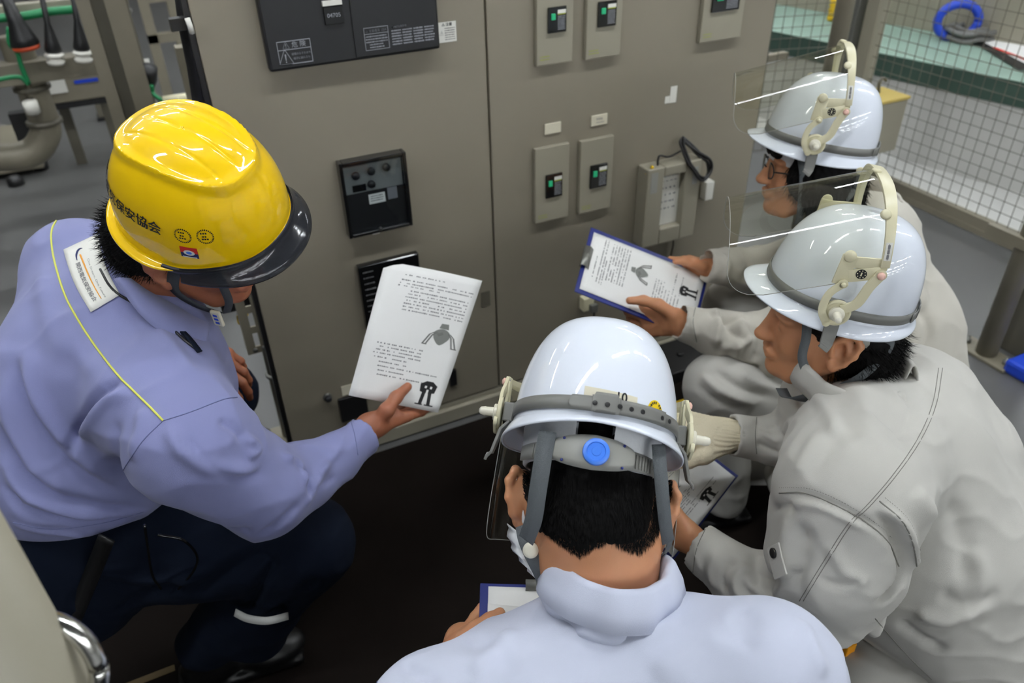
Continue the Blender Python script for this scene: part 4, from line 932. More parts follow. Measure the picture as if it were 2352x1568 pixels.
def strands(mb, roots, ln, wd, jit=.3, droop=None):
    for p, d in roots:
        d = unit(d + rng.randn(3) * jit); l = ln * rng.uniform(.6, 1.2); s_ = unit(np.cross(d, rng.randn(3)))
        q = p + d * l * .55; e = p + d * l + (droop if droop is not None else 0) * l * .3
        mb.add([p - s_ * wd / 2, p + s_ * wd / 2, q + s_ * wd * .35, q - s_ * wd * .35, e], [(0, 1, 2, 3), (3, 2, 4)])
def hair_shell(fr, zlow=-.03, back=-.06, face=.06, thick=.012, h=.004, amp=.004, top=True):
    S = SDF(h); R = np.array([fr.x, fr.y, fr.z])
    S.ell(fr((-.014, 0, .045)), R, (.098 + thick * .6, .076 + thick * .75, .090 + thick * .5), .01)
    S.ell(fr((-.045, 0, -.015)), R, (.060 + thick, .064 + thick, .070), .03)
    S.box(fr((face + .06, 0, -.02)), R, (.06, .12, .085), .01, .01).sub()                    # face opening
    return S
# ------------------------------------------------------------------ people
def collar(name, c, up, right, rx, ry, h, par, m, flare=.012, gap=.5, drop=.7, th=.0028, wave=.004, seed=0):
    # folded stand collar around a neck: inside stand, fold, outer leaf; open at the front
    up = unit(up); right = unit(np.array(right) - up * np.dot(up, right)); back = np.cross(right, up) * 1.0
    n = 72; rows = []
    prof = [(-.004, -.006), (.0, h * .5), (.003, h), (.0075, h + .003), (.012, h - .002), (.012 + flare * .6, h * (1 - drop * .5)), (.012 + flare, h * (1 - drop))]
    for o_, z in prof:
        row = []
        for k in range(n + 1):
            a = gap + (2 * PI - 2 * gap) * k / n - PI / 2                # a = -90 deg is the front opening
            w_ = wave * math.sin(5 * a + seed) * (o_ / (.012 + flare)) + wave * .5 * math.sin(11 * a + seed * 2)
            fz = 1 - .25 * max(0, -math.sin(a))
            row.append(np.array(c) + right * (rx + o_ + w_) * math.cos(a) + back * (ry + o_ + w_) * math.sin(a) + up * (z * fz + w_ * .5))
        rows.append(row)
    V, F = loft(rows, closed=False); return mk(name, V, F, m, par, solid=th)
def strap(pts, wd, nr, par, m='strap', name='chin_strap', n=26, th=.0013, label=None):
    q = bez(pts, n); nn = bez(nr, n) if isinstance(nr, list) else nr
    return MB().ribbon(q, wd, nn, th).build(name, m, par, label=label)

# ============ the man in lavender with the yellow helmet
frA = Frame(P(466, 468, 1.17), dirc(.86, -.42, .08), dirc(.15, .52, .84))
def shell_yellow(fr, t):
    def edge(p):                                 # height of the shell's lower edge: cut higher at the front
        a = abs(math.atan2(math.sin(p), math.cos(p))); return -.018 + .022 / (1 + math.exp((a - 1.15) / .14))
    rows = []
    rear = lambda p: 1 / (1 + math.exp(-(abs(math.atan2(math.sin(p), math.cos(p))) - 1.45) / .08))
    g = lambda p, s_: dome(p, s_, H=.150, rx=.127, ry=.109, yellow=True)
    for t_ in (1.04, 1.0, .7, .35, .0):
        rows.append([(lambda b, d, ez: b + d * (.004 + .010 * rear(p)) * t_ + np.array([0, 0, ez - .003 * t_ * rear(p) - (.0 if t_ <= 1 else .002)]))(g(p, 0), unit(g(p, 0) * [1, 1, 0]), edge(p)) for p in PHI2])
    for s_ in [k / 90 for k in range(1, 90)]: 
        rows.append([g(p, s_) + np.array([0, 0, edge(p) * (1 - s_) ** 6]) for p in PHI2])
    rows.append([g(0, 1.)] * len(PHI2))
    V, F = loft(rows); o = mk('shell', [fr(v) for v in V], F, 'helmet_yellow', t, solid=.0025); o.modifiers['s'].offset = -1; return edge, g
PHI2 = [2 * PI * k / 360 for k in range(360)]
hA = thing('safety_helmet', frA.o, 'glossy yellow helmet with ribs and black lettering on the man at the left', 'helmet')
edgeA, gA = shell_yellow(frA, hA)
# dark peak and trim
ph = [-1.28 + 2.56 * k / 60 for k in range(61)]; rows = []
for t_, dz in ((0, .004), (0, -.006), (.25, -.010), (.6, -.016), (1., -.022), (1.0, -.019), (.6, -.013), (.25, -.007), (.0, .004)):
    row = []
    for p in ph:
        b = gA(p, 0); d = unit(b * [1, 1, 0]); ln = .006 + .026 * max(0, math.cos(p * 1.18)) ** 1.2; row.append(b + d * (.0045 + ln * t_) + np.array([0, 0, edgeA(p) + dz * 1.0]))
    rows.append(row)
V, F = loft(rows, closed=False); mk('peak', [frA(v) for v in V], F, 'tint_grey', hA, label='smoky dark peak')
rows = []
for o_, dz in ((.0015, .001), (.0062, .001), (.0068, -.006), (.0015, -.007), (.0015, .001)): rows.append([gA(p, 0) + unit(gA(p, 0) * [1, 1, 0]) * o_ + np.array([0, 0, edgeA(p) + dz]) for p in [-1.5 + 3.0 * k / 70 for k in range(71)]])
V, F = loft(rows, closed=False); mk('edge_trim', [frA(v) for v in V], F, 'black_plastic', hA)
def onhelmetA(phi, z, off=.0013):                # a point of the yellow shell's side
    s_ = math.asin(min(.98, max(0.0, z) / .150)) * 2 / PI; p = gA(phi, s_) if z >= 0 else gA(phi, 0) + [0, 0, z]
    b = unit([p[0] / .127 ** 2, p[1] / .109 ** 2, max(p[2], 0) / .15 ** 2]); return frA(p + b * off)
def wrap_text(body, size, phi, z, name, m, bold=.0003, sgn=1, rot=0.):
    V, F = text_mesh(body, size, bold); c, s_ = math.cos(rot), math.sin(rot)
    out = []
    for v in V:
        x, y = v[0] * c - v[1] * s_, v[0] * s_ + v[1] * c; out.append(onhelmetA(phi + x / .118, z + y))
    return mk(name, out, F, m, hA, smooth=False)
wrap_text('関西電気保安協会', .0200, PI + 1.06, .056, 'lettering', 'ink', .0005)
def disc_sticker(phi, z, r, lines, ringtxt=True):
    mb = MB()
    for k in range(26):
        a = 2 * PI * k / 26
        if ringtxt: mb.add([onhelmetA(phi + (math.cos(a + da) * rr_) / .118, z + math.sin(a + da) * rr_) for da, rr_ in ((-.07, r * .80), (.07, r * .80), (.07, r * 1.0), (-.07, r * 1.0))], [(0, 1, 2, 3)])
    for j, (w_, yy) in enumerate(lines):
        for k in range(int(w_ / .0032)):
            x = -w_ / 2 + k * .0032; mb.add([onhelmetA(phi + (x + dx) / .118, z + yy + dy) for dx, dy in ((0, -.0011), (.0022, -.0011), (.0022, .0011), (0, .0011))], [(0, 1, 2, 3)])
    return mb
disc_sticker(-1.15, .058, .0115, [(.012, .005), (.008, .0), (.010, -.004)]).build('round_stamp', 'ink', hA, smooth=False)
disc_sticker(-.90, .060, .0115, [(.012, .005), (.008, .0), (.010, -.004)]).build('round_stamp', 'ink', hA, smooth=False)
def patch(phi, z, w_, h_, name, m, off=.0009, n=8, rot=0.):
    rows = []
    for j in range(n + 1):
        row = []
        for i in range(n + 1):
            x, y = (i / n - .5) * w_, (j / n - .5) * h_; c, s_ = math.cos(rot), math.sin(rot); row.append(onhelmetA(phi + (x * c - y * s_) / .118, z + x * s_ + y * c, off))
        rows.append(row)
    V, F = loft(rows, closed=False); return mk(name, V, F, m, hA)
patch(-1.12, .0335, .0225, .011, 'emblem', 'red', rot=0); patch(-1.12, .0238, .0225, .0088, 'emblem', 'logo_navy')
mb = MB()
for (rr_, m_, of) in ((.0062, 'label_white', .0013), (.0032, 'blue_knob', .0016)):
    ring = [onhelmetA(-1.12 + rr_ * 1.15 * math.cos(2 * PI * k / 24) / .118, .0292 + rr_ * .8 * math.sin(2 * PI * k / 24), of) for k in range(24)]
    mk('emblem', ring, [tuple(range(24))], m_, hA, smooth=False)
patch(-1.12, .0210, .018, .0018, 'emblem', 'label_white', .0013)
mb = MB(); 
for a_, b_ in ((0.35, .105), (.37, .103), (1.9, .05)): pass

# body
headA = Frame(frA((-.030, 0, -.092)), dirc(.86, -.40, .0), dirc(.25, .60, .75))
A = thing('person', onZ(300, 1300, 0.0), 'person in lavender work shirt and navy trousers squatting at the left and holding a paper', 'person')
nbA = P(318, 700, 1.33)
hv = head_sdf(headA, neck=([headA((-.025, 0, -.03)), nbA, P(250, 800, 1.36)], [.058, .060, .07])).mesh()
WA = P(846, 985, 1.49)
S = SDF(.0022); xA = unit(P(925, 945, 1.585) - WA)
nA = dirc(.25, -.80, -.55)
kn, th = hand_sdf(S, WA, xA, nA, 1, [(-4, 12, 8), (-2, 16, 10), (4, 22, 14), (10, 26, 16)], thumbw=[P(868, 968, 1.485), P(888, 942, 1.478), P(910, 912, 1.50), P(936, 888, 1.528)], fore=P(790, 1025, 1.44))
hnd = S.mesh()
WL = P(428, 792, 1.63); S = SDF(.003); hand_sdf(S, WL, dirc(.86, -.48, -.1), dirc(.35, .5, .78), -1, [(18, 30, 15), (20, 35, 18), (24, 38, 20), (30, 40, 20)], fore=P(395, 775, 1.63)); hl = S.mesh()
V, F = join([hv, hnd, hl]); mk('body', V, F, 'skin_tan', A)
mb = MB(); nail(mb, th[3], th[2], dirc(0, .3, 1), .009); mb.build('thumb_nail', 'skin', A)
# shirt
S = SDF(.0055)
S.cap(P(285, 720, 1.40), P(230, 880, 1.37), .125, .165, .06).cap(P(230, 880, 1.37), P(175, 1025, 1.40), .165, .178, .05)
S.cap(P(200, 640, 1.47), P(255, 780, 1.42), .11, .13, .06).cap(P(255, 770, 1.36), P(372, 905, 1.27), .12, .112, .05)
ShA, ElA = P(435, 1012, 1.18), P(612, 1128, 1.31)
S.chain([P(370, 930, 1.22), ShA, ElA, P(690, 1100, 1.37), P(770, 1048, 1.43)], [.10, .088, .074, .056, .046], .03).cyl(P(740, 1068, 1.40), P(843, 997, 1.475), .047, .0375, .012)
S.cyl(P(815, 1012, 1.46), P(870, 975, 1.50), .030, .032).sub()
S.chain([P(250, 650, 1.5), P(350, 840, 1.67), P(420, 798, 1.64)], [.085, .062, .042], .03)
S.cap(P(330, 700, 1.33), P(405, 775, 1.32), .085, .056, .04).cap(P(405, 775, 1.32), P(440, 870, 1.33), .056, .060, .05)
S.cut(P(190, 1244, 1.30), dirc(-.03, -.95, -.25), .34, .01)
FA = [  # crease lines of the shirt: pixel path, width, height
 ([(375, 970), (430, 1040), (510, 1080), (600, 1075)], .012, .010), ([(400, 985), (470, 1060), (545, 1095), (610, 1085)], .008, -.007), ([(560, 1000), (590, 1030), (560, 1050)], .009, .008),
 ([(700, 1120), (690, 1070), (640, 1045)], .007, .009), ([(715, 1150), (700, 1085), (660, 1050)], .006, -.009), ([(690, 1150), (640, 1200), (590, 1230)], .008, -.006), ([(760, 1060), (730, 1100), (700, 1170)], .009, .006),
 ([(800, 990), (770, 1045), (720, 1095)], .006, .004), ([(780, 1090), (745, 1110), (715, 1125)], .005, -.004),
 ([(290, 870), (215, 920), (170, 1010), (150, 1045)], .009, -.009), ([(305, 885), (230, 940), (185, 1020)], .010, .008), ([(270, 960), (265, 1040), (280, 1090)], .012, -.006), ([(330, 930), (320, 1000), (300, 1060)], .012, .006),
 ([(60, 790), (80, 900), (130, 990), (200, 1060), (280, 1120)], .014, .010), ([(35, 800), (60, 930), (120, 1030), (190, 1090), (270, 1135)], .012, -.010), ([(10, 850), (30, 980), (90, 1080), (190, 1140)], .016, .010),
 ([(0, 960), (40, 1060), (110, 1130), (230, 1165), (330, 1175)], .012, -.009), ([(0, 1040), (60, 1130), (180, 1180), (300, 1180), (400, 1160)], .010, .009), ([(0, 1100), (60, 1165), (160, 1195), (280, 1190), (380, 1172)], .007, -.009),
 ([(150, 700), (180, 800), (240, 870)], .02, .006), ([(90, 600), (110, 720), (160, 840)], .02, .006), ([(20, 1190), (120, 1222), (250, 1220), (380, 1180)], .008, .005), ([(420, 1180), (500, 1205), (580, 1215)], .010, -.005), ([(500, 960), (540, 985), (560, 1010)], .008, -.006), ([(320, 720), (400, 810), (440, 870)], .014, .006)]
oS, bvA = garment('shirt', S, 'lavender', A, FA, nz=[(7, .006, (1, 1, 1)), (18, .0018, (1, 1, 1))], seed=3)
pp, nr_ = trace(bvA, [(228, 478), (158, 482), (128, 510), (118, 545), (128, 610), (155, 690), (205, 775), (270, 860), (330, 920), (375, 966)], 70, .0008)
MB().tube(pp, .0016, 8).build('piping', 'piping', A)
seam(bvA, [(375, 966), (440, 945), (510, 918), (545, 912)], A, 'thread_blue', r=.0008); seam(bvA, [(375, 966), (330, 1010), (295, 1060), (276, 1092)], A, 'thread_blue', r=.0007)
seam(bvA, [(30, 1200), (120, 1215), (240, 1200), (330, 1175)], A, 'thread_blue', r=.0006); seam(bvA, [(806, 967), (815, 1000), (822, 1045)], A, 'thread_blue', r=.0007)
rows, = [None],
# back patch with the logo, lying on the shirt
g_ = []
cs_ = [(148, 576), (225, 540), (277, 678), (210, 718)]
for j in range(13):
    row = []
    for i in range(9):
        u, v = i / 8, j / 12; a = np.array(cs_[0]) * (1 - u) + np.array(cs_[1]) * u; b = np.array(cs_[3]) * (1 - u) + np.array(cs_[2]) * u; q = a * (1 - v) + b * v
        q[0] -= 8 * math.sin(v * PI); row.append(hit(bvA, *q))
    g_.append(row)
V, F = loft([[p + n_ * .0025 for p, n_ in r] for r in g_], closed=False); mk('name_patch', V, F, 'label_white', A, solid=.001, label='white cloth patch with orange stroke and dark lettering')
def onpatch(u, v, off=.0034):
    u = min(max(u, 0), .999) * 8; v = min(max(v, 0), .999) * 12; i, j = int(u), int(v); a, b = u - i, v - j
    f_ = lambda k: (g_[j][i][k] * (1 - a) + g_[j][i + 1][k] * a) * (1 - b) + (g_[j + 1][i][k] * (1 - a) + g_[j + 1][i + 1][k] * a) * b
    return f_(0) + unit(f_(1)) * off
V, F = text_mesh('関西電気保安協会', .1, .002); mk('patch_lettering', [onpatch(.28 + v[1] * 1.5, .60 + v[0] * .78) for v in V], F, 'ink_grey', A, smooth=False)
V, F = text_mesh('One Dream, One Future', .1, 0); mk('patch_slogan', [onpatch(.60 + v[1] * .8, .62 + v[0] * .62) for v in V], F, 'meter_grey', A, smooth=False)
MB().tube([onpatch(.47 + .05 * (1 - t_) ** 4 * -1 + .0 * t_, .20 + .72 * t_, .0036) for t_ in np.linspace(0, 1, 30)], [.0014 - .0008 * t_ for t_ in np.linspace(0, 1, 30)], 6).build('orange_stroke', 'orange', A)
MB().tube([onpatch(.30 + .16 * (1 - math.cos(t_)), .24 - .13 * math.sin(t_), .0036) for t_ in np.linspace(-.1, 1.9, 20)], [.0006 + .0012 * math.sin(PI * k / 19) for k in range(20)], 6).build('blue_arc', 'logo_navy', A)
# lanyard cord and clip
pp, _ = trace(bvA, [(232, 620), (262, 668), (320, 705), (380, 745), (425, 785), (458, 810)], 40, .002); MB().tube(pp, .0022, 8).build('lanyard', 'black_plastic', A)
q, n_ = hit(bvA, 404, 750); MB().disc(q, n_, [(.008, .0), (.008, .006), (.005, .008)]).build('lanyard_clip', 'black_plastic', A)
pp, _ = trace(bvA, [(404, 752), (432, 782), (456, 812)], 16, .004)
if len(pp) > 3: MB().ribbon(pp, .009, n_, .002).build('lanyard_strap', 'navy', A)
# shirt collar standing round the neck
pp = [P(*q) for q in ((300, 640, 1.225), (340, 668, 1.225), (400, 700, 1.235), (452, 730, 1.25), (482, 742, 1.27))]; pb = [P(*q) for q in ((262, 640, 1.215), (320, 720, 1.20), (385, 775, 1.205), (440, 815, 1.225), (476, 832, 1.25))]
V, F = loft([bez(pp, 20), bez([(a + b) / 2 + dirc(0, .2, 1) * .006 for a, b in zip(pp, pb)], 20), bez(pb, 20)], closed=False); mk('collar', V, F, 'lavender', A, solid=.003)
# hair
S = hair_shell(headA, thick=.010, amp=.004); S.ell(headA((-.084, -.004, -.036)), np.array([headA.x, headA.y, headA.z]), (.066, .082, .080), .03); S.ell(headA((-.040, -.050, -.010)), np.array([headA.x, headA.y, headA.z]), (.030, .034, .050), .02)
V, F = S.mesh(); N = vnorm(V, F); V = V + N * (.003 * np.array([noise.noise(Vector(v * 90)) for v in V]))[:, None]; mk('hair', V, F, 'hair', A)
mb = MB(); idx = rng.randint(0, len(V), 9000); loc_ = (V - headA.o) @ np.array([headA.x, headA.y, headA.z]).T
roots = [(V[i], N[i] * .8 - headA.z * .7 - headA.x * .5) for i in idx if loc_[i][2] < .01 and loc_[i][0] < .03]
strands(mb, roots[:3200], .020, .0012, .35); mb.build('hair_strands', 'hair', A)
mb = MB(); rt = [(headA((.045 + .05 * rng.rand(), -.071 - .002 * rng.rand(), .012 + .022 * rng.rand())), -headA.z * .7 - headA.x * .6 - headA.y * .1) for _ in range(500)]
strands(mb, rt, .014, .001, .2); mb.build('sideburn', 'hair', A)
# chin strap
e = lambda x, y, z: headA((x, y, z))
nrm_ = -headA.y
strap([frA((.030, -.098, -.012)), e(.020, -.088, .010), e(.014, -.087, -.040), e(.036, -.070, -.080), e(.062, -.045, -.112)], .020, nrm_, hA, 'strap_dark')
strap([frA((.080, -.080, .0)), e(.088, -.070, .0), e(.090, -.058, -.050), e(.075, -.042, -.105)], .013, nrm_ + headA.x, hA, 'strap_dark')
strap([frA((-.060, -.092, -.022)), frA((-.098, -.060, -.048)), frA((-.112, 0, -.055)), frA((-.098, .060, -.048))], .018, [frA.v((-.2, -1, -.2)), frA.v((-.9, -.6, -.3)), frA.v((-1, 0, -.3)), frA.v((-.9, .6, -.3))], hA, 'strap_dark', 'nape_strap')
strap([frA((-.060, -.092, -.022)), frA((-.02, -.098, -.035)), frA((.02, -.098, -.030))], .018, frA.v((0, -1, -.2)), hA, 'strap_dark', 'nape_strap')
bk = e(.072, -.052, -.098); mb = MB().box((-.009, -.003, -.016), (.009, .003, .016), R=[unit(headA.x + headA.z * .3), -unit(headA.y), unit(headA.z - headA.x * .3)], c=bk - headA.y * .012); mb.build('buckle', 'label_cream', hA, smooth=False, bevel=.002)
mb = MB()
for k in (-1, 0, 1): quad(mb, bk - headA.y * .0155 + unit(headA.z - headA.x * .3) * .008 * k, unit(headA.x + headA.z * .3), unit(headA.z - headA.x * .3), .008, .005)
mb.build('buckle_print', 'blue_reel', hA, smooth=False)
# trousers and shoe
S = SDF(.008); KA = onZ(705, 1248, .43); HA = P(170, 1260, 1.52); FtA = onZ(468, 1478, .12)
S.cap(P(170, 1180, 1.5), P(150, 1290, 1.55), .17, .17, .05).cap(HA, KA, .125, .082, .05).cap(KA, FtA, .082, .060, .03).cap(KA, onZ(585, 1440, .16), .08, .066, .03).cap(P(250, 1180, 1.66), onZ(508, 898, .50), .11, .072, .05).cap(onZ(508, 898, .50), onZ(480, 960, .08), .068, .052, .03)
garment('trousers', S, 'navy', A, [([(560, 1410), (600, 1340), (640, 1270)], .010, -.012), ([(600, 1425), (680, 1370), (730, 1320)], .010, -.010), ([(580, 1420), (660, 1380), (715, 1345)], .009, .008), ([(430, 1370), (540, 1300), (640, 1260)], .014, -.010), ([(200, 1300), (350, 1330), (500, 1310)], .014, .010), ([(270, 1410), (350, 1360), (420, 1330)], .012, -.010)], nz=[(6, .010, (1, 1, 1))], seed=9)
q = [onZ(*a) for a in ((540, 1406, .30), (575, 1418, .30), (615, 1424, .30), (662, 1415, .30))]; d_ = unit(KA - FtA)
mb = MB().ribbon(bez([P(540, 1406, 1.48), P(570, 1420, 1.46), P(615, 1425, 1.455), P(662, 1414, 1.48)], 16), .014, dirc(.1, .1, 1), .002); mb.build('reflective_stripe', 'reflective', A)
def shoe(p, fw, par, m, name='shoe', L=.27, hgt=.075, up=(0, 0, 1)):
    f = unit(fw); u = np.array(up, float); s_ = np.cross(u, f); R = np.array([f, s_, u]); p = np.array(p, float)
    S = SDF(.0045); S.ell(p + f * .07 + u * .038, R, (.075, .047, .036), .03).ell(p - f * .06 + u * .042, R, (.065, .037, .042), .03).cap(p - f * .05 + u * .06, p - f * .06 + u * .11, .042, .044, .03).box(p + u * .012, R, (.135, .043, .012), .01, .01)
    S.cut(p + u * .001, -u, .3, .003); V, F = S.mesh(); return mk(name, relax(V, F, 1), F, m, par)
shoe(onZ(560, 1535, .0) + [0, 0, .0065], (.92, -.1, 0), A, 'shoe_black'); shoe(onZ(490, 985, 0) + [0, 0, .0065], (.85, .5, 0), A, 'shoe_black')
for pts in ([(332, 1205, 1.30), (340, 1260, 1.33), (350, 1320, 1.38), (370, 1352, 1.41)], [(362, 1228, 1.31), (420, 1240, 1.33), (452, 1275, 1.37), (445, 1310, 1.39), (410, 1352, 1.42)]):
    MB().tube(bez([P(*q) for q in pts], 24), .0024, 8).build('hip_cord', 'black_gloss', A)
MB().ribbon(bez([P(245, 1235, 1.30), P(215, 1310, 1.36), P(165, 1430, 1.42)], 14), .028, dirc(.3, .2, 1), .004).build('tool_belt_strap', 'black_plastic', A)

# ---- the printed page he holds
def bilin(c, sag=0.):
    c = [np.array(q) for q in c]; n = unit(np.cross(c[1] - c[0], c[3] - c[0]))
    if n @ (CAM - c[0]) < 0: n = -n
    return (lambda u, v, o=0.: (c[0] * (1 - u) + c[1] * u) * (1 - v) + (c[3] * (1 - u) + c[2] * u) * v + n * (o + sag * math.sin(PI * u) * (1 - v) + sag * .6 * math.sin(2.2 * v + .4))), n
def page(name, f, n, lab, par=None, notch=None, cat='paper', group=None, nu=12, nv=16):
    V, F = loft([[f(i / nu, j / nv) for i in range(nu + 1)] for j in range(nv + 1)], closed=False)
    if notch: V = [f(*(notch(i % (nu + 1) / nu, i // (nu + 1) / nv))) for i in range(len(V))]
    return mk(name, V, F, 'paper', par, label=lab if par is None else None, cat=cat if par is None else None, solid=.0005)
def pline(mb, f, u0, u1, v, sz, gap=.3, dens=.72, aspect=.707):
    u = u0
    while u < u1:
        l = sz * random.uniform(.45, 1.0) * 1.3
        if random.random() < dens:
            h_ = sz * aspect * random.uniform(.55, 1)
            mb.add([f(u, v - h_ / 2, .0006), f(min(u + l, u1), v - h_ / 2, .0006), f(min(u + l, u1), v + h_ / 2, .0006), f(u, v + h_ / 2, .0006)], [(0, 1, 2, 3)])
        u += l + sz * gap
def poly(mb, f, pts, o=.0008):
    mb.add([f(u, v, o) for u, v in pts], [tuple(range(len(pts)))])
def clamp_fig(mb1, mb2, f, u, v, s_, asp=.707):  # grey clamp drawing with four cable legs
    T = lambda x, y: (u + x * s_, v + y * s_ * asp)
    body = [T(.5 * math.cos(a) + .05 * math.cos(3 * a), .5 * math.sin(a) - .06 * math.cos(2 * a)) for a in np.linspace(0, 2 * PI, 22)[:-1]]; poly(mb1, f, body)
    poly(mb1, f, [T(-.28, -.45), T(-.2, -.75), T(.25, -.78), T(.34, -.45)])
    for x0, x1 in ((-.45, -1.05), (-.3, -.85), (.4, .85), (.5, 1.1)):
        q = [(x0, -.2), ((x0 + x1) / 2, .0), (x1, .62)]
        for a, b in zip(q[:-1], q[1:]): poly(mb2, f, [T(a[0] - .05, a[1]), T(a[0] + .05, a[1]), T(b[0] + .05, b[1]), T(b[0] - .05, b[1])], .0010)
    poly(mb2, f, [T(-.35, -.1), T(.0, -.25), T(.1, -.1), T(-.2, .05)], .001); poly(mb2, f, [T(-1.1, .6), T(-.78, .6), T(-.78, .66), T(-1.1, .66)], .001); poly(mb2, f, [T(.8, .6), T(1.2, .6), T(1.2, .66), T(.8, .66)], .001)
def stand_fig(mb, f, u, v, s_, asp=.707):        # dark clamp standing on two legs
    T = lambda x, y: (u + x * s_, v + y * s_ * asp)
    poly(mb, f, [T(-.8, -.7), T(-.3, -1), T(.3, -1), T(.8, -.7), T(.7, -.1), T(.3, .0), T(-.3, .0), T(-.7, -.1)]); poly(mb, f, [T(-.45, -.1), T(-.12, -.1), T(-.18, .9), T(-.5, .9)]); poly(mb, f, [T(.12, -.1), T(.45, -.1), T(.62, .9), T(.3, .9)])
    poly(mb, f, [T(-.8, .9), T(-.1, .9), T(-.1, 1.0), T(-.8, 1.0)]); poly(mb, f, [T(.1, .9), T(.95, .9), T(.95, 1.0), T(.1, 1.0)])
    return [[T(-.35, -.6), T(-.15, -.6), T(-.15, -.4), T(-.35, -.4)], [T(.15, -.6), T(.35, -.6), T(.35, -.4), T(.15, -.4)], [T(-.1, -.3), T(.1, -.3), T(.12, .85), T(-.12, .85)]]
def print_page(par, f, rows_, fig1, fig2, name='print'):
    mb = MB()
    for u0, u1, v, d in rows_: pline(mb, f, u0, u1, v, .014, dens=d)
    mb.build(name, 'ink_grey', par, smooth=False)
    g1, g2 = MB(), MB(); clamp_fig(g1, g2, f, *fig1); g1.build('clamp_drawing', 'meter_grey', par, smooth=False); g2.build('clamp_drawing_lines', 'cable_grey', par, smooth=False)
    mb = MB(); holes = stand_fig(mb, f, *fig2); mb.build('stand_drawing', 'ink', par, smooth=False)
    mb = MB(); [poly(mb, f, h_, .0012) for h_ in holes]; mb.build('stand_drawing_lights', 'paper', par, smooth=False)
ROWS = [(.22, .62, .075, .6), (.20, .95, .115, .8), (.19, .95, .140, .75), (.18, .60, .16, .7)] + [(.28, .93, .19 + .024 * k, .82 if k % 2 == 0 else .6) for k in range(7)] + [(.12, .62, .60 + .024 * k, .7) for k in range(4)] + [(.14, .5, .70, .7)] + [(.20, .85 if k % 2 else .5, .73 + .03 * k, .75) for k in range(4)]
cA = [P(884, 600, 1.57), P(1107, 645, 1.66), P(1005, 948, 1.585), P(800, 908, 1.475)]
fA_, nA_ = bilin(cA, .006)
def notchA(u, v):
    if v < .07 and u < .13: k = (1 - u / .13); v = max(v, .055 * k)
    return u, v
pgA = thing('paper_sheet', (cA[0] + cA[2]) / 2, 'white printed sheet with two grey drawings held by the man in the yellow helmet', 'paper')
page('sheet', fA_, nA_, None, pgA, notch=notchA); print_page(pgA, fA_, ROWS, (.76, .47, .17), (.80, .885, .12))

# ============ the two men in grey at the right
def folds(*a): return list(a)
C_ = thing('person', onZ(2150, 1450, 0), 'person in grey jacket squatting nearest at the right with one cream glove', 'person')
headC = Frame(frC((-.004, 0, -.060)), dirc(-.985, .02, -.14), dirc(-.02, .85, .52))
nbC = P(1975, 850, 1.40)
hv = head_sdf(headC, neck=([headC((-.03, 0, -.03)), nbC, P(1995, 940, 1.46)], [.058, .056, .060])).mesh()
WC = P(1592, 1243, 1.40); S = SDF(.0026); hand_sdf(S, WC, unit(P(1530, 1170, 1.44) - WC), dirc(.1, .75, -.65) * -1 * -1, -1, [(25, 30, 20), (28, 34, 20), (32, 36, 24), (40, 40, 24)], thumb=[(.016, .020, .008), (.045, .036, .018), (.070, .044, .02), (.095, .044, .018)], fore=P(1650, 1290, 1.36)); hc = S.mesh()
V, F = join([hv, hc]); mk('body', V, F, 'skin', C_)
WG = P(1680, 998, 1.53); S = SDF(.0028)
hand_sdf(S, WG, dirc(-.98, .12, -.1), dirc(.1, .7, .7), 1, [(18, 25, 12), (20, 28, 14), (22, 30, 14), (26, 30, 16)], sc_=1.1, fore=P(1712, 999, 1.53)); V, F = S.mesh()
dG = dirc(-.98, .12, -.1); N = vnorm(V, F); ax_ = (V - WG) @ dG; u_ = unit(np.cross(dG, [0, 0, 1.])); v_ = np.cross(dG, u_); an = np.arctan2((V - WG) @ v_, (V - WG) @ u_)
V = V + N * (np.where(ax_ < .035, .0012 * np.sin(an * 26), .0004 * np.sin(ax_ * 2400)))[:, None]; mk('glove', V, F, 'glove', C_, label='cream knitted glove')
S = SDF(.0055)
S.cap(P(2000, 990, 1.46), P(2030, 1060, 1.43), .115, .160, .06).cap(P(2030, 1040, 1.42), P(2120, 1260, 1.45), .170, .185, .05).cap(P(2120, 1260, 1.45), P(2240, 1500, 1.55), .185, .19, .05)
S.cap(P(2078, 940, 1.48), P(2140, 1040, 1.50), .122, .14, .06).cap(P(1965, 1040, 1.30), P(1960, 1110, 1.24), .11, .11, .06)
ShC, ElC = P(1950, 1130, 1.185), P(1905, 1392, 1.29)
S.chain([P(1985, 1070, 1.28), ShC, P(1925, 1270, 1.21), ElC], [.115, .102, .097, .078], .03).chain([ElC, P(1800, 1370, 1.32), P(1700, 1330, 1.35)], [.074, .063, .053], .03).cyl(P(1725, 1342, 1.345), P(1598, 1247, 1.395), .054, .042, .012)
S.cyl(P(1630, 1272, 1.385), P(1570, 1222, 1.41), .034, .037).sub()
S.chain([P(1900, 940, 1.48), P(1850, 1015, 1.56), P(1770, 1010, 1.54)], [.095, .062, .048], .03).cyl(P(1790, 1008, 1.545), P(1678, 1000, 1.53), .047, .041, .012).cyl(P(1700, 1000, 1.53), P(1650, 998, 1.53), .032, .034).sub()
S.cut(P(2110, 1545, 1.40), dirc(-.55, -.82, .1), .30, .012)
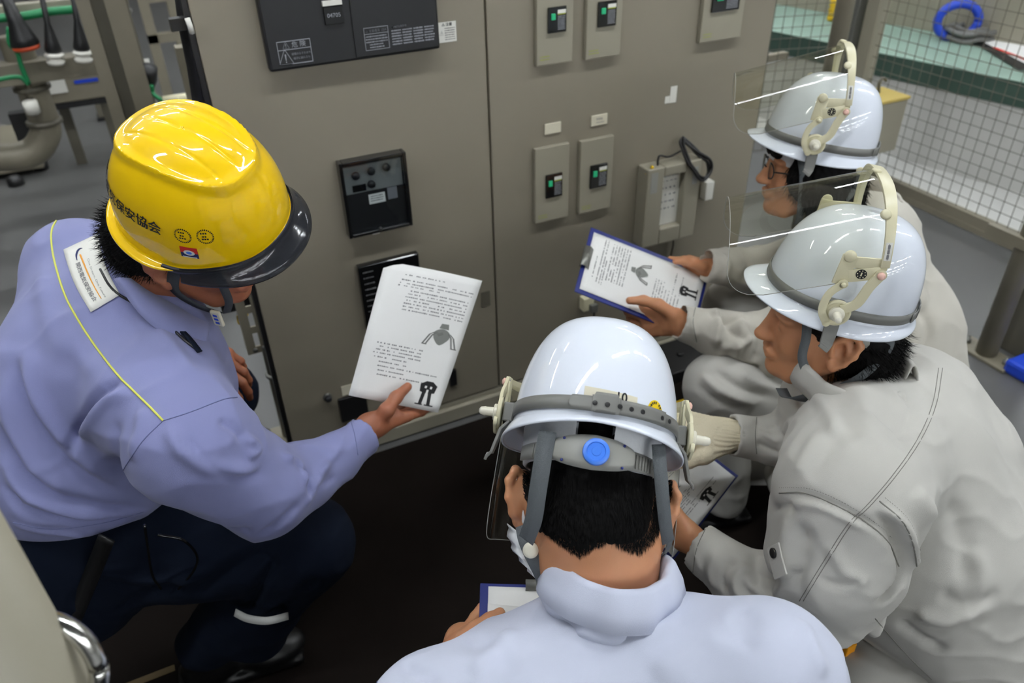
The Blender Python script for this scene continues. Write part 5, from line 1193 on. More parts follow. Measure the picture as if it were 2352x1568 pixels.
FC = [([(1790, 1140), (1860, 1140), (1930, 1168), (2000, 1205), (2050, 1240), (2070, 1290)], .006, -.006), ([(1800, 1155), (1870, 1158), (1940, 1185), (2010, 1225)], .007, .005),
 ([(2000, 1170), (2050, 1215), (2070, 1270), (2075, 1320), (2050, 1365), (2010, 1390)], .010, -.016), ([(2015, 1160), (2070, 1205), (2092, 1270), (2095, 1330), (2070, 1380)], .008, .010),
 ([(1820, 1170), (1810, 1250), (1800, 1330), (1790, 1400)], .012, .008), ([(1850, 1200), (1845, 1290), (1830, 1380)], .014, -.006), ([(1900, 1230), (1940, 1310), (2000, 1350)], .012, .006), ([(1880, 1330), (1930, 1345), (1980, 1330)], .008, -.005), ([(1760, 1180), (1790, 1165), (1830, 1160)], .008, -.006),
 ([(1755, 1230), (1735, 1290), (1740, 1350)], .008, -.008), ([(1720, 1290), (1690, 1330), (1700, 1380)], .008, .008), ([(1690, 1280), (1660, 1320), (1668, 1370)], .007, -.007), ([(1650, 1265), (1630, 1310), (1640, 1360)], .007, .006), ([(1730, 1310), (1790, 1330), (1850, 1310)], .009, -.007), ([(1700, 1320), (1760, 1370), (1820, 1380)], .008, .007), ([(1610, 1230), (1600, 1270), (1612, 1320)], .005, .004),
 ([(1870, 900), (1910, 960), (1920, 1010)], .012, .008), ([(1890, 990), (1860, 1040), (1830, 1100)], .014, .004), ([(1930, 1000), (1900, 1060), (1860, 1110)], .012, -.003), ([(1960, 880), (1990, 960), (2000, 1040)], .02, .007),
 ([(2080, 900), (2090, 960), (2060, 1040)], .016, -.006), ([(2100, 1120), (2150, 1230), (2160, 1330)], .018, .008), ([(2180, 1130), (2210, 1240), (2220, 1350)], .018, -.006), ([(2100, 1400), (2160, 1420), (2250, 1400)], .014, .008), ([(2060, 1420), (2110, 1460), (2180, 1500)], .012, -.008), ([(2230, 1250), (2250, 1340), (2240, 1430)], .02, .007), ([(2150, 1360), (2220, 1380), (2300, 1360)], .014, -.006),
 ([(1700, 965), (1705, 1000), (1702, 1040)], .004, .002), ([(1735, 960), (1760, 985), (1790, 975)], .006, -.006), ([(1740, 985), (1780, 1010), (1810, 1000)], .006, .006), ([(1738, 1015), (1770, 1035), (1800, 1040)], .006, -.006), ([(1820, 960), (1800, 990), (1815, 1030)], .008, .006)]
oC, bvC = garment('jacket', S, 'grey_cloth', C_, FC, nz=[(8, .007, (1, 1, 1)), (22, .0022, (1, 1, 1))], seed=21)
for off_ in (0, 9):
    seam(bvC, [(2165 - off_, 845), (2150 - off_, 930), (2115 - off_, 1010), (2060 - off_, 1090), (2000 - off_, 1160), (1955 - off_, 1205), (1900 - off_, 1290), (1845 - off_, 1380)], C_, 'thread', r=.0006)
seam(bvC, [(1790, 1132), (1850, 1132), (1920, 1160), (1990, 1200), (2040, 1245), (2065, 1300)], C_, 'thread', r=.0011); stitches(bvC, [(1790, 1120), (1860, 1122), (1930, 1150), (2000, 1192), (2050, 1235)], C_, 'thread')
seam(bvC, [(2020, 1150), (2075, 1200), (2100, 1260), (2104, 1330), (2075, 1390)], C_, 'thread', r=.0011); stitches(bvC, [(2030, 1140), (2085, 1192), (2112, 1258), (2116, 1330), (2090, 1390)], C_, 'thread')
seam(bvC, [(1620, 1215), (1600, 1260), (1590, 1325)], C_, 'thread', r=.0007); seam(bvC, [(1738, 958), (1735, 1000), (1738, 1042)], C_, 'thread', r=.0007)
# sleeve pocket tab with a dark button
q, n_ = hit(bvC, 1788, 1285); T_ = dirc(.75, -.55, .1); T_ = unit(T_ - n_ * (T_ @ n_)); B_ = np.cross(n_, T_)
if q is not None:
    MB().ribbon([q + n_ * .003 - T_ * .022, q + n_ * .004, q + n_ * .003 + T_ * .025], .034, n_, .003).build('sleeve_tab', 'grey_cloth', C_, smooth=False, bevel=.001)
    MB().disc(q + n_ * .0055 - T_ * .010, n_, [(.0078, 0), (.0078, .002), (.006, .003)]).build('button', 'black_plastic', C_)
# pocket seam lines on the back of the jacket
seam(bvC, [(2140, 1560), (2080, 1500), (2010, 1420)], C_, 'thread', r=.0008)
collar('collar', P(1962, 872, 1.335), dirc(-.10, .70, .60), dirc(-.30, -.25, .35), .078, .080, .046, C_, 'grey_cloth', flare=.010, gap=.42, drop=.9, seed=2)
# hair
S = hair_shell(headC, thick=.012, face=.062); S.ell(headC((-.066, 0, -.050)), np.array([headC.x, headC.y, headC.z]), (.056, .072, .066), .03)
V, F = S.mesh(); N = vnorm(V, F); V = V + N * (.003 * np.array([noise.noise(Vector(v * 90)) for v in V]))[:, None]; mk('hair', V, F, 'hair', C_)
loc_ = (V - headC.o) @ np.array([headC.x, headC.y, headC.z]).T; mb = MB()
roots = [(V[i], N[i] * .7 - headC.z * .7 - headC.x * .6) for i in rng.randint(0, len(V), 9000) if loc_[i][2] < .0 and loc_[i][0] < .0]
strands(mb, roots[:2500], .024, .0012, .35); mb.build('hair_strands', 'hair', C_)
e = lambda x, y, z: headC((x, y, z)); ny = headC.y
strap([frC((.060, .088, -.006)), e(.052, .078, .015), e(.050, .074, -.030), e(.030, .074, -.070), e(.012, .070, -.095)], .015, [ny] * 5, hC)
strap([frC((-.080, .070, -.020)), e(-.080, .070, -.010), e(-.050, .082, -.050), e(-.010, .080, -.085), e(.012, .070, -.100)], .015, [ny] * 5, hC)
strap([e(.012, .073, -.092), e(.025, .064, -.115), e(.050, .040, -.135), e(.055, .0, -.142)], .020, [ny, ny, ny - headC.z, -headC.z], hC)
MB().disc(e(.012, .0755, -.098), ny, [(.0085, 0), (.0085, .002), (.006, .004)]).build('strap_button', 'ivory', hC)
# trousers and shoes
S = SDF(.008); hp = P(2330, 1600, 1.65); kL = P(1960, 1570, 1.50)
S.cap(P(2290, 1560, 1.68), hp, .17, .17, .05).cap(hp, kL, .12, .085, .05).cap(kL, kL * [1, 1, 0] + [.02, -.06, .09], .075, .055, .03).cap(P(2200, 1400, 1.72), P(1900, 1180, 1.78), .12, .075, .05).cap(P(1900, 1180, 1.78), onZ(1800, 1090, .10), .072, .052, .03)
garment('trousers', S, 'grey_cloth', C_, (), nz=[(7, .012, (1, 1, 1))], seed=5)
shoe(onZ(1775, 1100, 0) + [0.01, 0, .0065], dirc(-.95, .05, 0) * [1, 1, 0], C_, 'shoe_white'); shoe(kL * [1, 1, 0] + [-.02, -.02, .0065], (-.8, .5, 0), C_, 'shoe_white')
q = P(1943, 1487, 1.47); MB().box(q - [.012, .012, .02], q + [.012, .012, .02]).build('key_tag', 'orange', C_, smooth=False, bevel=.003)

D_ = thing('person', onZ(2050, 900, 0), 'person in grey jacket and glasses farthest back at the right, holding a clipboard', 'person')
headD = Frame(frD((-.004, 0, -.066)), dirc(-.985, -.02, -.12), dirc(.02, .86, .50))
hv = head_sdf(headD, neck=([headD((-.03, 0, -.03)), P(1925, 465, 1.84), P(1965, 560, 1.90)], [.052, .050, .07])).mesh()
WD = P(1566, 742, 1.81); S = SDF(.0028); hand_sdf(S, WD, unit(P(1480, 735, 1.85) - WD), dirc(-.10, -.45, .88), -1, [(20, 30, 20), (22, 32, 22), (24, 32, 24), (28, 34, 26)], thumbw=[P(1545, 722, 1.80), P(1512, 700, 1.79), P(1478, 690, 1.80), P(1446, 690, 1.80)], fore=P(1652, 763, 1.824)); h1 = S.mesh()
WD2 = P(1636, 615, 1.99); S = SDF(.0032); hand_sdf(S, WD2, unit(P(1560, 598, 2.03) - WD2), dirc(.05, .85, .5), 1, [(10, 20, 12), (12, 22, 14), (14, 24, 16), (20, 26, 18)], thumbw=[P(1612, 612, 1.97), P(1590, 602, 1.955), P(1570, 598, 1.965), P(1552, 600, 1.965)], sc_=.92, fore=P(1680, 615, 1.98)); h2 = S.mesh()
V, F = join([hv, h1, h2]); mk('body', V, F, 'skin', D_)
S = SDF(.0065)
S.cap(P(1985, 560, 1.90), P(2025, 760, 1.96), .125, .165, .06).cap(P(2025, 760, 1.96), P(2060, 900, 2.0), .165, .17, .05).cap(P(1960, 600, 1.84), P(1960, 700, 1.80), .11, .10, .06)
S.chain([P(1960, 660, 1.78), P(1870, 740, 1.80), P(1770, 795, 1.84)], [.10, .085, .075], .03).chain([P(1770, 795, 1.84), P(1690, 780, 1.83), P(1640, 765, 1.82)], [.074, .062, .054], .03).cyl(P(1660, 765, 1.825), P(1556, 738, 1.80), .052, .042, .012).cyl(P(1590, 745, 1.81), P(1535, 733, 1.80), .034, .036).sub()
S.chain([P(1880, 590, 2.0), P(1780, 625, 2.02), P(1700, 618, 2.0)], [.085, .066, .052], .03).cyl(P(1720, 620, 2.0), P(1618, 608, 1.955), .050, .041, .012).cyl(P(1650, 610, 1.97), P(1600, 604, 1.95), .032, .035).sub()
FD = [([(1600, 700), (1590, 740), (1600, 780)], .006, .005), ([(1640, 700), (1650, 740), (1640, 800)], .010, .012), ([(1660, 710), (1680, 760), (1720, 790)], .010, -.012), ([(1700, 700), (1700, 760), (1690, 830)], .012, .012), ([(1650, 820), (1700, 840), (1760, 850)], .012, -.010), ([(1720, 740), (1740, 790), (1730, 840)], .010, -.010), ([(1650, 800), (1700, 790), (1740, 770)], .010, .010), ([(1620, 720), (1680, 735), (1730, 725)], .009, -.008),
 ([(2080, 560), (2110, 640), (2120, 720)], .02, .008), ([(2110, 700), (2130, 770), (2100, 830)], .014, -.008), ([(2060, 500), (2090, 560), (2110, 600)], .012, -.006), ([(1650, 580), (1670, 610), (1660, 650)], .008, .006), ([(1700, 570), (1720, 610), (1710, 650)], .010, -.008)]
oD, bvD = garment('jacket', S, 'grey_cloth_warm', D_, FD, nz=[(8, .008, (1, 1, 1)), (20, .002, (1, 1, 1))], seed=33)
seam(bvD, [(1602, 690), (1592, 735), (1600, 785)], D_, 'thread', r=.0008)
collar('collar', P(1985, 478, 1.86), dirc(.05, .62, .62), dirc(-.30, -.25, .35), .062, .068, .042, D_, 'grey_cloth_warm', flare=.010, gap=.42, drop=.9, seed=4)
S = hair_shell(headD, thick=.014, face=.058); R_h = np.array([headD.x, headD.y, headD.z]); S.ell(headD((-.058, 0, -.055)), R_h, (.060, .075, .068), .03); S.ell(headD((.022, .066, .000)), R_h, (.046, .018, .052), .02); S.ell(headD((.022, -.066, .000)), R_h, (.046, .018, .052), .02); S.ell(headD((.086, 0, .058)), R_h, (.022, .060, .034), .02)
for sg in (1, -1): S.ell(headD((-.012, .080 * sg, -.020)), R_h, (.050, .027, .066), .02)
S.ell(headD((-.072, 0, -.080)), R_h, (.052, .074, .060), .03)
V, F = S.mesh(); N = vnorm(V, F); V = V + N * (.004 * np.array([noise.noise(Vector(v * 90)) for v in V]))[:, None]; mk('hair', V, F, 'hair', D_)
loc_ = (V - headD.o) @ R_h.T; mb = MB(); roots = [(V[i], N[i] * .5 - headD.z * .9) for i in rng.randint(0, len(V), 7000) if loc_[i][2] < .02]
strands(mb, roots[:2000], .022, .0016, .3); mb.build('hair_strands', 'hair', D_)
mb = MB()
for sg in (1, -1):
    c = headD((.099, .033 * sg, .002)); mb.tube([c + headD.y * .023 * math.cos(a) + headD.z * .017 * math.sin(a) - headD.x * .004 * abs(math.cos(a)) for a in np.linspace(0, 2 * PI, 26)], .0016, 6)
    mb.tube([headD((.096, .056 * sg, .006)), headD((.05, .074 * sg, .008)), headD((-.01, .080 * sg, .006))], .0017, 6)
mb.tube([headD((.103, .010, .004)), headD((.105, 0, .006)), headD((.103, -.010, .004))], .0014, 6); mb.build('glasses', 'black_plastic', D_)
mb = MB()
for sg in (1, -1): mb.disc(headD((.099, .033 * sg, .002)), headD.x, [(.019, 0), (.019, .0008)], 22)
mb.build('glasses_lens', 'lens_clear', D_)
e = lambda x, y, z: headD((x, y, z)); ny = headD.y
strap([frD((.050, .088, -.006)), e(.040, .086, .015), e(.034, .088, -.030), e(.026, .078, -.080), e(.022, .060, -.110)], .016, [ny] * 5, hD)
strap([frD((-.090, .060, -.020)), e(-.075, .082, -.020), e(-.040, .092, -.055), e(.010, .080, -.092)], .012, [ny] * 4, hD)
S = SDF(.008); kD = P(1655, 888, 1.84); hD_ = P(2040, 930, 2.08)
S.cap(P(2080, 880, 2.12), hD_, .15, .15, .05).cap(hD_, kD, .115, .082, .05).cap(kD, kD * [1, 1, 0] + [.05, -.03, .10], .078, .055, .03).cap(P(1960, 760, 2.2), P(1690, 705, 2.12), .11, .08, .05).cap(P(1690, 705, 2.12), P(1690, 705, 2.12) * [1, 1, 0] + [.06, 0, .1], .078, .055, .03)
garment('trousers', S, 'grey_cloth', D_, [([(1610, 860), (1660, 900), (1740, 930)], .008, .010), ([(1600, 880), (1650, 925), (1720, 945)], .007, -.008), ([(1640, 850), (1700, 890), (1790, 920)], .010, -.008), ([(1690, 850), (1750, 885), (1820, 900)], .010, .008), ([(1750, 850), (1800, 880), (1850, 890)], .008, -.008)], nz=[(8, .006, (1, 1, 1))], seed=6)
shoe(kD * [1, 1, 0] + [0, 0, .0065], (-.9, .2, 0), D_, 'shoe_black'); shoe(P(1690, 705, 2.12) * [1, 1, 0] + [0, 0, .0], (-.9, .2, 0), D_, 'shoe_black')

# ---- clipboards
def clipboard(c, lab, clip_uv, extra_label=None, clipw=.30, plab='', rowsp=ROWS, f1=(.80, .46, .11), f2=(.81, .895, .075), flip=None, inset=.03, uvr=(.05, .03, .93, .97)):
    # c: corners top-left, top-right, bottom-right, bottom-left of the board as one reads the page
    f, n = bilin(c); t = thing('clipboard', sum(np.array(q) for q in c) / 4, lab, 'clipboard')
    V = [f(u, v, o) for o in (-.0035, -.0005) for u, v in ((0, 0), (1, 0), (1, 1), (0, 1))]; mk('board', V, [(0, 3, 2, 1), (4, 5, 6, 7), (0, 1, 5, 4), (1, 2, 6, 5), (2, 3, 7, 6), (3, 0, 4, 7)], 'board_blue', t, smooth=False, bevel=.0012)
    u0, u1 = .5 - clipw / 2, .5 + clipw / 2
    V = []
    for v, o in ((-.012, .001), (-.012, .009), (.03, .010), (.055, .004), (.055, .0015)): V += [f(u0, v, o), f(u1, v, o)]
    mk('clip', V, [(2 * i, 2 * i + 1, 2 * i + 3, 2 * i + 2) for i in range(4)], 'galv', t, solid=.0012, label='metal clip')
    p = thing('paper_sheet', sum(np.array(q) for q in c) / 4, plab, 'paper'); a, b, c2, d = uvr
    g = lambda u, v, o=0.: f(a + (c2 - a) * u, b + (d - b) * v, .0012 + o + .002 * math.sin(3 * u) * v)
    page('sheet', g, n, None, p); print_page(p, lambda u, v, o=0.: g(u, v, o + .0003), rowsp, f1, f2); return f, g, p
# held by the man farthest back; its top with the clip points left
cD = [P(1320, 668, 1.79), P(1358, 521, 1.955), P(1629, 629, 2.015), P(1592, 776, 1.845)]
fD, gD, pD = clipboard(cD, 'blue clipboard with printed pages held in both hands by the man farthest back', None, plab='printed pages on the blue clipboard below the controller box', f1=(.62, .46, .16), f2=(.60, .89, .11))
# held by the nearer man in grey
tl = P(1480, 985, 1.62); cCc = [P(1395, 1130, 1.50), P(1560, 985, 1.64), P(1697, 1092, 1.66), P(1545, 1290, 1.50)]
fC_, gC_, pC_ = clipboard(cCc, 'blue clipboard held by the nearer man in grey, partly hidden by the centre helmet', None, plab='printed page on the half hidden clipboard beside the white shoe', f1=(.4, .46, .12), f2=(.66, .86, .11), uvr=(.03, .03, .96, .97))
# ============ the man seen from behind in the centre
B_ = thing('person', np.array([.28, .2, 0]), 'person in pale blue shirt at the bottom centre, seen from behind, reading a clipboard', 'person')
headB = Frame(frB((.022, -.008, -.080)), dirc(.05, -.28, -.95), dirc(.10, .94, -.30))
body_sdf = head_sdf(headB, h=.0024, neck=([headB((-.028, 0, -.03)), P(1374, 1290, .985), P(1396, 1430, 1.02)], [.066, .066, .062]), eo=.088, splay=.7)
Vh, Fh = body_sdf.mesh(); Vh = relax(Vh, Fh, 1); bvH = bvh_of(Vh, Fh)
WB = P(1062, 1482, 1.16); S = SDF(.0024); hand_sdf(S, WB, unit(P(1120, 1490, 1.36) - WB), dirc(-.3, -.8, -.4), -1, [(20, 30, 20), (22, 34, 22), (24, 36, 24), (28, 36, 26)], thumbw=[P(1075, 1466, 1.15), P(1098, 1446, 1.16), P(1124, 1426, 1.175), P(1148, 1408, 1.19)], fore=P(1010, 1540, 1.12)); hb1 = S.mesh()
WB2 = P(1480, 1600, 1.14); S = SDF(.004); hand_sdf(S, WB2, dirc(-.2, .9, -.3), dirc(.8, .1, -.5), 1, [(20, 30, 20)] * 4, fore=P(1520, 1680, 1.1)); hb2 = S.mesh()
V, F = join([(Vh, Fh), hb1, hb2]); mk('body', V, F, 'skin', B_)
# shirt
S = SDF(.0055)
S.chain([P(1000, 1690, .90), P(1170, 1655, .93), P(1395, 1600, .98), P(1600, 1572, .94), P(1760, 1545, .90)], [.082, .090, .105, .092, .073], .05)
S.cap(P(1390, 1660, 1.02), P(1395, 1760, 1.03), .165, .19, .06).cap(P(1200, 1720, .98), P(1590, 1690, .98), .14, .14, .06).cap(P(1395, 1760, 1.03), P(1400, 2100, 1.20), .19, .19, .05).cap(P(1395, 1440, .995), P(1395, 1560, .99), .072, .095, .03)
S.chain([P(1000, 1690, .90), P(930, 1820, 1.05), P(990, 1590, 1.12)], [.085, .07, .05], .03).chain([P(1765, 1550, .90), P(1820, 1790, 1.04), P(1540, 1720, 1.1)], [.080, .068, .048], .03)
FB = [([(1060, 1470), (1140, 1500), (1180, 1560)], .016, -.006), ([(1080, 1560), (1130, 1500), (1190, 1450)], .012, .006), ([(1840, 1420), (1860, 1480), (1900, 1560)], .012, .006), ([(1500, 1568), (1580, 1500), (1680, 1450)], .02, .005), ([(900, 1520), (960, 1540), (1010, 1568)], .012, -.006), ([(1700, 1395), (1720, 1440), (1700, 1500)], .016, -.004), ([(1230, 1430), (1330, 1455), (1480, 1450), (1580, 1420)], .012, .006)]
oB, bvB = garment('shirt', S, 'pale_blue', B_, FB, nz=[(6, .006, (1, 1, 1))], seed=12)
seam(bvB, [(866, 1568), (880, 1530), (905, 1505)], B_, 'thread_blue', r=.0007)
collar('collar', P(1398, 1346, .970), dirc(.10, .90, .30), dirc(.97, .11, .05), .062, .062, .042, B_, 'pale_blue', flare=.017, gap=.35, drop=.98, th=.003, wave=.003, seed=1)
collar('collar_stand', P(1402, 1378, .975), dirc(.08, .90, .30), dirc(.97, .09, .05), .070, .068, .018, B_, 'pale_blue', flare=.004, gap=.35, drop=.9, th=.003, wave=.004, seed=5)
#MB().box((-.012, -.0006, -.004), (.012, .0006, .004), R=[dirc(1, .02, 0), dirc(0, .2, 1), dirc(0, 1, -.2)], c=P(1413, 1312, .905)).build('collar_tag', 'label_white', B_, smooth=False)
# cropped hair
S = SDF(.003); R_b = np.array([headB.x, headB.y, headB.z])
S.ell(headB((-.016, 0, .045)), R_b, (.100, .081, .092), .01).ell(headB((-.036, 0, -.026)), R_b, (.064, .069, .054), .03)
S.box(headB((.085, 0, -.02)), R_b, (.08, .12, .10), .01, .01).sub()
V, F = S.mesh(); N = vnorm(V, F); V = V + N * (.0015 * np.array([noise.noise(Vector(v * 160)) for v in V]))[:, None]; mk('hair', V, F, 'hair', B_)
mb = MB(); dn = dirc(0, -1, .15); hl_ = [(1195, 1100), (1225, 1165), (1262, 1215), (1300, 1238), (1330, 1258), (1365, 1235), (1400, 1222), (1435, 1240), (1468, 1252), (1500, 1228), (1520, 1190), (1548, 1110)]
hx = [p[0] for p in hl_]; hy = [p[1] for p in hl_]; cnt = 0
bvHair = bvh_of(V, F)
while cnt < 24000:
    px = rng.uniform(1200, 1545); yl = np.interp(px, hx, hy) + 10 + rng.uniform(-22, 16); t_ = rng.uniform(0, 1) ** 1.6; py = yl - t_ * 150 - 4; cnt += 1
    if py < 1075: continue
    q, n_ = hit(bvH, px, py)
    q2, n2 = hit(bvHair, px, py)
    if q2 is not None and (q is None or np.linalg.norm(q2 - CAM) < np.linalg.norm(q - CAM)): q, n_ = q2, n2
    if q is None: continue
    inw = dirc(.55 * (1376 - px) / 150, -1, 0)
    d = unit(inw - n_ * (inw @ n_)); d = unit(d + n_ * .22 + rng.randn(3) * .13); l = rng.uniform(.006, .013) * (.55 + .6 * min(1, (yl - py) / 80)); s_ = unit(np.cross(d, n_)); wd = .0008
    e_ = q + d * l; mb.add([q - s_ * wd / 2, q + s_ * wd / 2, e_], [(0, 1, 2)])
mb.build('hair_strands', 'hair', B_, smooth=False)
mb = MB()
rt = [(P(rng.uniform(1352, 1462), rng.uniform(1008, 1040), .935), dirc(rng.uniform(-.3, .3), -1, .15)) for _ in range(900)]
strands(mb, rt, .015, .0010, .18); mb.build('hair_tuft', 'hair', B_, smooth=False)
# face mask and its loops
tpt = lambda pts: [P(*q) for q in pts]
MB().ribbon(bez(tpt([(1181, 1092, 1.005), (1192, 1150, .985), (1203, 1200, .985), (1220, 1240, 1.0)]), 16), .0075, dirc(-.5, 0, .9), .0012).build('mask_loop', 'mask', B_)
MB().ribbon(bez(tpt([(1552, 1130, .985), (1541, 1165, .975), (1530, 1205, .975), (1518, 1232, .99)]), 16), .0065, dirc(.5, 0, .9), .0012).build('mask_loop', 'mask', B_)
q0 = bez(tpt([(1190, 1222, 1.00), (1196, 1262, .995), (1212, 1296, .99), (1236, 1326, .985), (1250, 1345, .985)]), 16); q1 = bez(tpt([(1206, 1222, 1.01), (1216, 1262, 1.02), (1232, 1292, 1.02), (1246, 1320, 1.02), (1262, 1340, 1.02)]), 16)
q0 = [p + dirc(1, 0, 0) * .0022 * math.sin(i * 1.7) for i, p in enumerate(q0)]
q2 = [p + dirc(-.3, 0, -1) * .05 for p in q0]
V, F = loft([q1, q0, q2], closed=False); mk('face_mask', V, F, 'mask', B_, solid=.0012)
# helmet straps, button, band overlap, stickers
nb_ = dirc(-.25, .1, 1)
strap(tpt([(1258, 990, .90), (1246, 1060, .893), (1235, 1130, .897), (1226, 1190, .91), (1214, 1225, .93), (1208, 1240, .945)]), [.0205] * 27, nb_, hB)
strap(tpt([(1200, 1206, .975), (1207, 1240, .962), (1222, 1275, .958), (1243, 1318, .965), (1250, 1345, .975)]), .0185, nb_, hB)
strap(tpt([(1238, 1140, .945), (1224, 1210, .955), (1238, 1270, .965), (1252, 1335, .975)]), .013, nb_, hB, 'strap_dark')
MB().disc(P(1219, 1263, .956), dirc(-.1, .1, 1), [(.0098, 0), (.0098, .0015), (.006, .0042), (.002, .005)], 26).build('strap_button', 'ivory', hB)
strap(tpt([(1512, 1020, .905), (1517, 1080, .900), (1522, 1140, .905), (1528, 1200, .92), (1535, 1245, .94)]), .016, dirc(.15, .1, 1), hB)
strap(tpt([(1536, 1205, .955), (1538, 1245, .96), (1528, 1268, .97), (1514, 1282, .98)]), .010, dirc(.6, .1, .8), hB)
def ondomeB(phi, z, off=.001):
    s_ = math.asin(min(.98, max(0.0, z) / HH)) * 2 / PI; p = dome(phi, s_, off=0); b = unit([p[0] / .118 ** 2, p[1] / .103 ** 2, p[2] / HH ** 2]); return frB(p + b * off), frB.v(b)
def bpatch(pts_fn, name, m, nu, nv, par=hB, th=0, label=None):
    V, F = loft([[pts_fn(i / nu, j / nv) for i in range(nu + 1)] for j in range(nv + 1)], closed=False); return mk(name, V, F, m, par, solid=th, label=label)
f0, f1 = PI - .33, PI + .78
bpatch(lambda u, v: ondomeB(f0 + (f1 - f0) * u, .0095 + (v - .5) * .0158 * min(1, (u * 30) ** .5 + .001) , .0046)[0], 'band_overlap', 'band_grey', 50, 4, th=.0018)
bpatch(lambda u, v: ondomeB(PI - .08 + .30 * u, .0095 + (v - .5) * .026 * (1 if .12 < u < .88 else .72), .0056 if .2 < v < .8 else .0052)[0], 'band_buckle', 'band_grey', 16, 8, th=.0022)
for k in range(8):
    if k == 5: continue
    c, n_ = ondomeB(PI - .045 + .128 * k, .0092, .0068 if k < 3 else .0050); MB().disc(c, n_, [(.0029, 0), (.0029, .0009), (.0021, .0011)], 18).build('band_hole', 'black_plastic', hB)
bpatch(lambda u, v: ondomeB(PI - .18 + .60 * u, .012 + v * .018 - .004 * u, .0006)[0], 'name_tape', 'label_cream', 16, 3)
V, F = text_mesh('10', .016, .0004); mk('tape_digits', [ondomeB(PI + .235 + v[0] / .118, .0215 + v[1], .0011)[0] for v in V], F, 'ink', hB, smooth=False)
c0 = (PI + .66, .0155)
ring = [ondomeB(c0[0] + .0125 * math.cos(a) / .118, c0[1] + .0135 * math.sin(a), .0008)[0] for a in np.linspace(0, 2 * PI, 33)[:-1]]; mk('round_sticker', ring + [ondomeB(*c0, .001)[0]], [(k, (k + 1) % 32, 32) for k in range(32)], 'yellow_sticker', hB, label='yellow round sticker')
mb = MB()
for k in range(20):
    a = 2 * PI * k / 20
    if k in (4, 15): continue
    mb.add([ondomeB(c0[0] + rr_ * math.cos(a + da) / .118, c0[1] + rr_ * 1.08 * math.sin(a + da), .0014)[0] for da, rr_ in ((-.1, .0082), (.1, .0082), (.1, .0108), (-.1, .0108))], [(0, 1, 2, 3)])
for k in (-1, 0, 1): mb.add([ondomeB(c0[0] + (k * .0036 + dx) / .118, c0[1] + dy + .001, .0014)[0] for dx, dy in ((-.0013, -.0013), (.0013, -.0013), (.0013, .0013), (-.0013, .0013))], [(0, 1, 2, 3)])
mb.build('sticker_print', 'ink', hB, smooth=False)
# trousers and shoes under him
S = SDF(.011); hpB = P(1400, 2050, 1.28); pl_ = lambda x, y, z: np.array([x, y, z], float)
S.cap(pl_(.20, .06, .32), pl_(.36, .04, .32), .15, .15, .05).cap(pl_(.20, .10, .30), pl_(.05, .48, .46), .11, .075, .04).cap(pl_(.36, .08, .30), pl_(.50, .42, .46), .11, .075, .04).cap(pl_(.05, .48, .46), pl_(.10, .34, .09), .072, .05, .03).cap(pl_(.50, .42, .46), pl_(.44, .30, .09), .072, .05, .03)
garment('trousers', S, 'navy', B_, (), nz=[(7, .008, (1, 1, 1))], seed=8)
shoe((.10, .38, .0065), (-.1, 1, 0), B_, 'shoe_black'); shoe((.45, .34, .0065), (.1, 1, 0), B_, 'shoe_black')
# his clipboard
cB = [P(1103, 1338, 1.27), P(1450, 1348, 1.27), P(1465, 1680, 1.10), P(1092, 1672, 1.10)]
f_, g_, p_ = clipboard(cB, 'blue clipboard with a shiny clip held by the man seen from behind', None, plab='printed pages on the clipboard at the bottom centre', clipw=.40, uvr=(.055, .03, .96, .98), f1=(.75, .55, .12), f2=(.8, .9, .075), rowsp=[(.12, .9, .22 + .05 * k, .8) for k in range(10)])
V, F = loft([[g_(.0 + .9 * u, .18 + .8 * v, .004 + .012 * (1 - u) ** 3) for u in np.linspace(0, 1, 9)] for v in np.linspace(0, 1, 9)], closed=False); mk('curled_page', V, F, 'paper', p_, solid=.0005)
mb = MB()
for k in range(7): pline(mb, lambda u, v, o=0.: g_(u, v, .0055 + .012 * (1 - u / .9) ** 3 + o), .22, .8, .27 + .05 * k, .016, dens=.85)
mb.build('print', 'ink', p_, smooth=False)

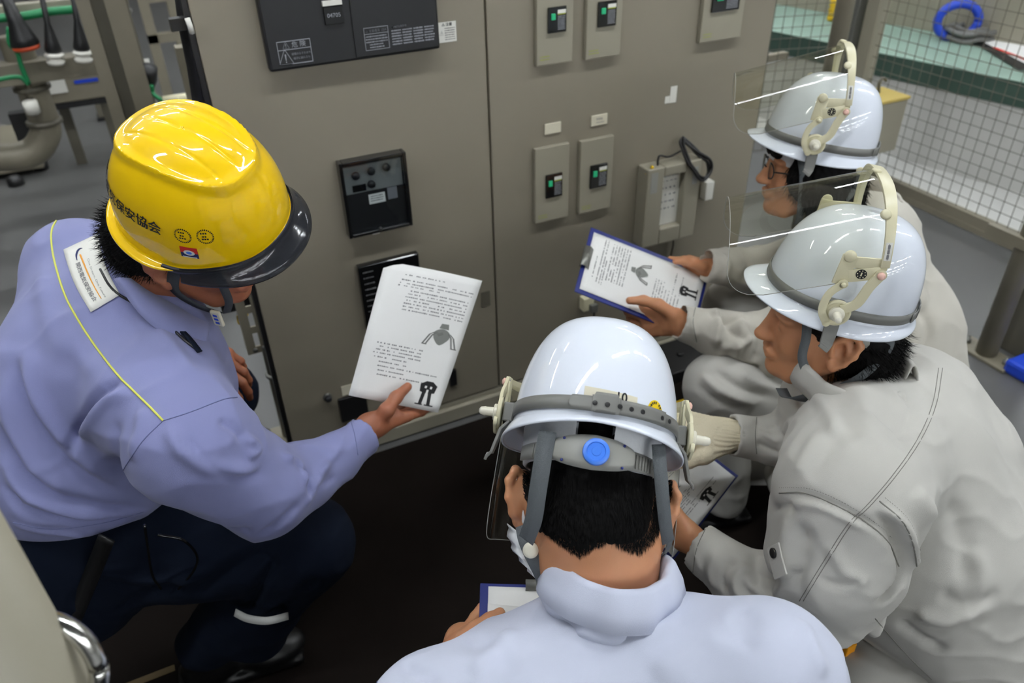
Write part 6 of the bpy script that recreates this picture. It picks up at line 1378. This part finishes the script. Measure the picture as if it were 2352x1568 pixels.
for fr_q, h_q in ((frC, hC), (frD, hD)):         # rear adjusters of the other two bands
    def od(phi, z, off):
        s_ = math.asin(min(.98, max(0.0, z) / HH)) * 2 / PI; p = dome(phi, s_, off=0); b = unit([p[0] / .118 ** 2, p[1] / .103 ** 2, p[2] / HH ** 2]); return fr_q(p + b * off)
    V, F = loft([[od(PI - .38 + .40 * i / 12, .0095 + (j / 6 - .5) * .027 * (1 if 1 < i < 11 else .75), .0056 if 0 < j < 6 else .0045) for i in range(13)] for j in range(7)], closed=False); mk('band_buckle', V, F, 'band_grey', h_q, solid=.0022)
    V, F = loft([[od(PI - .62 + .9 * i / 24, .0095 + (j / 3 - .5) * .0155, .0044) for i in range(25)] for j in range(4)], closed=False); mk('band_overlap', V, F, 'band_grey', h_q, solid=.0018)

# ------------------------------------------------------------------ sub-parts go under the part they belong to
SUBS = {'seam': ('jacket', 'shirt', 'trousers'), 'stitching': ('jacket', 'shirt'), 'piping': ('shirt',), 'button': ('sleeve_tab',), 'hair_strands': ('hair',), 'sideburn': ('hair',), 'thumb_nail': ('body',), 'buckle_print': ('buckle',), 'patch_lettering': ('name_patch',), 'patch_slogan': ('name_patch',),
        'orange_stroke': ('name_patch',), 'blue_arc': ('name_patch',), 'knob': ('pivot_arm',), 'pin': ('pivot_arm',), 'mark_print': ('maker_mark',), 'rivet': ('arch',), 'arch_label': ('arch',), 'band_hole': ('band_overlap',), 'adjust_knob': ('ratchet_housing',), 'screw': ('ratchet_housing',),
        'grip_ribs': ('ratchet_band',), 'embossed_word': ('ratchet_band',), 'tape_digits': ('name_tape',), 'sticker_print': ('round_sticker',), 'shield_edge': ('face_shield',), 'dial_scale': ('dial',), 'switch_lever': ('switch_face',), 'glasses_lens': ('glasses',), 'collar_tag': ('collar',), 'red_line': ('sheet',),
        'clamp_drawing': ('sheet',), 'stand_drawing': ('sheet',), 'bolt': ('foot_plate', 'base_plate', 'plate')}
bpy.context.view_layer.update()
def ctr(o): return sum((Vector(c) for c in o.bound_box), Vector()) / 8
for r in [o for o in COL.objects if o.parent is None]:
    kids = list(r.children)
    for o in kids:
        for pn in SUBS.get(o.name.split('.')[0], ()):
            c = [k for k in kids if k.name.split('.')[0] == pn and k.parent == r]
            if c: o.parent = min(c, key=lambda k: (ctr(k) - ctr(o)).length); break
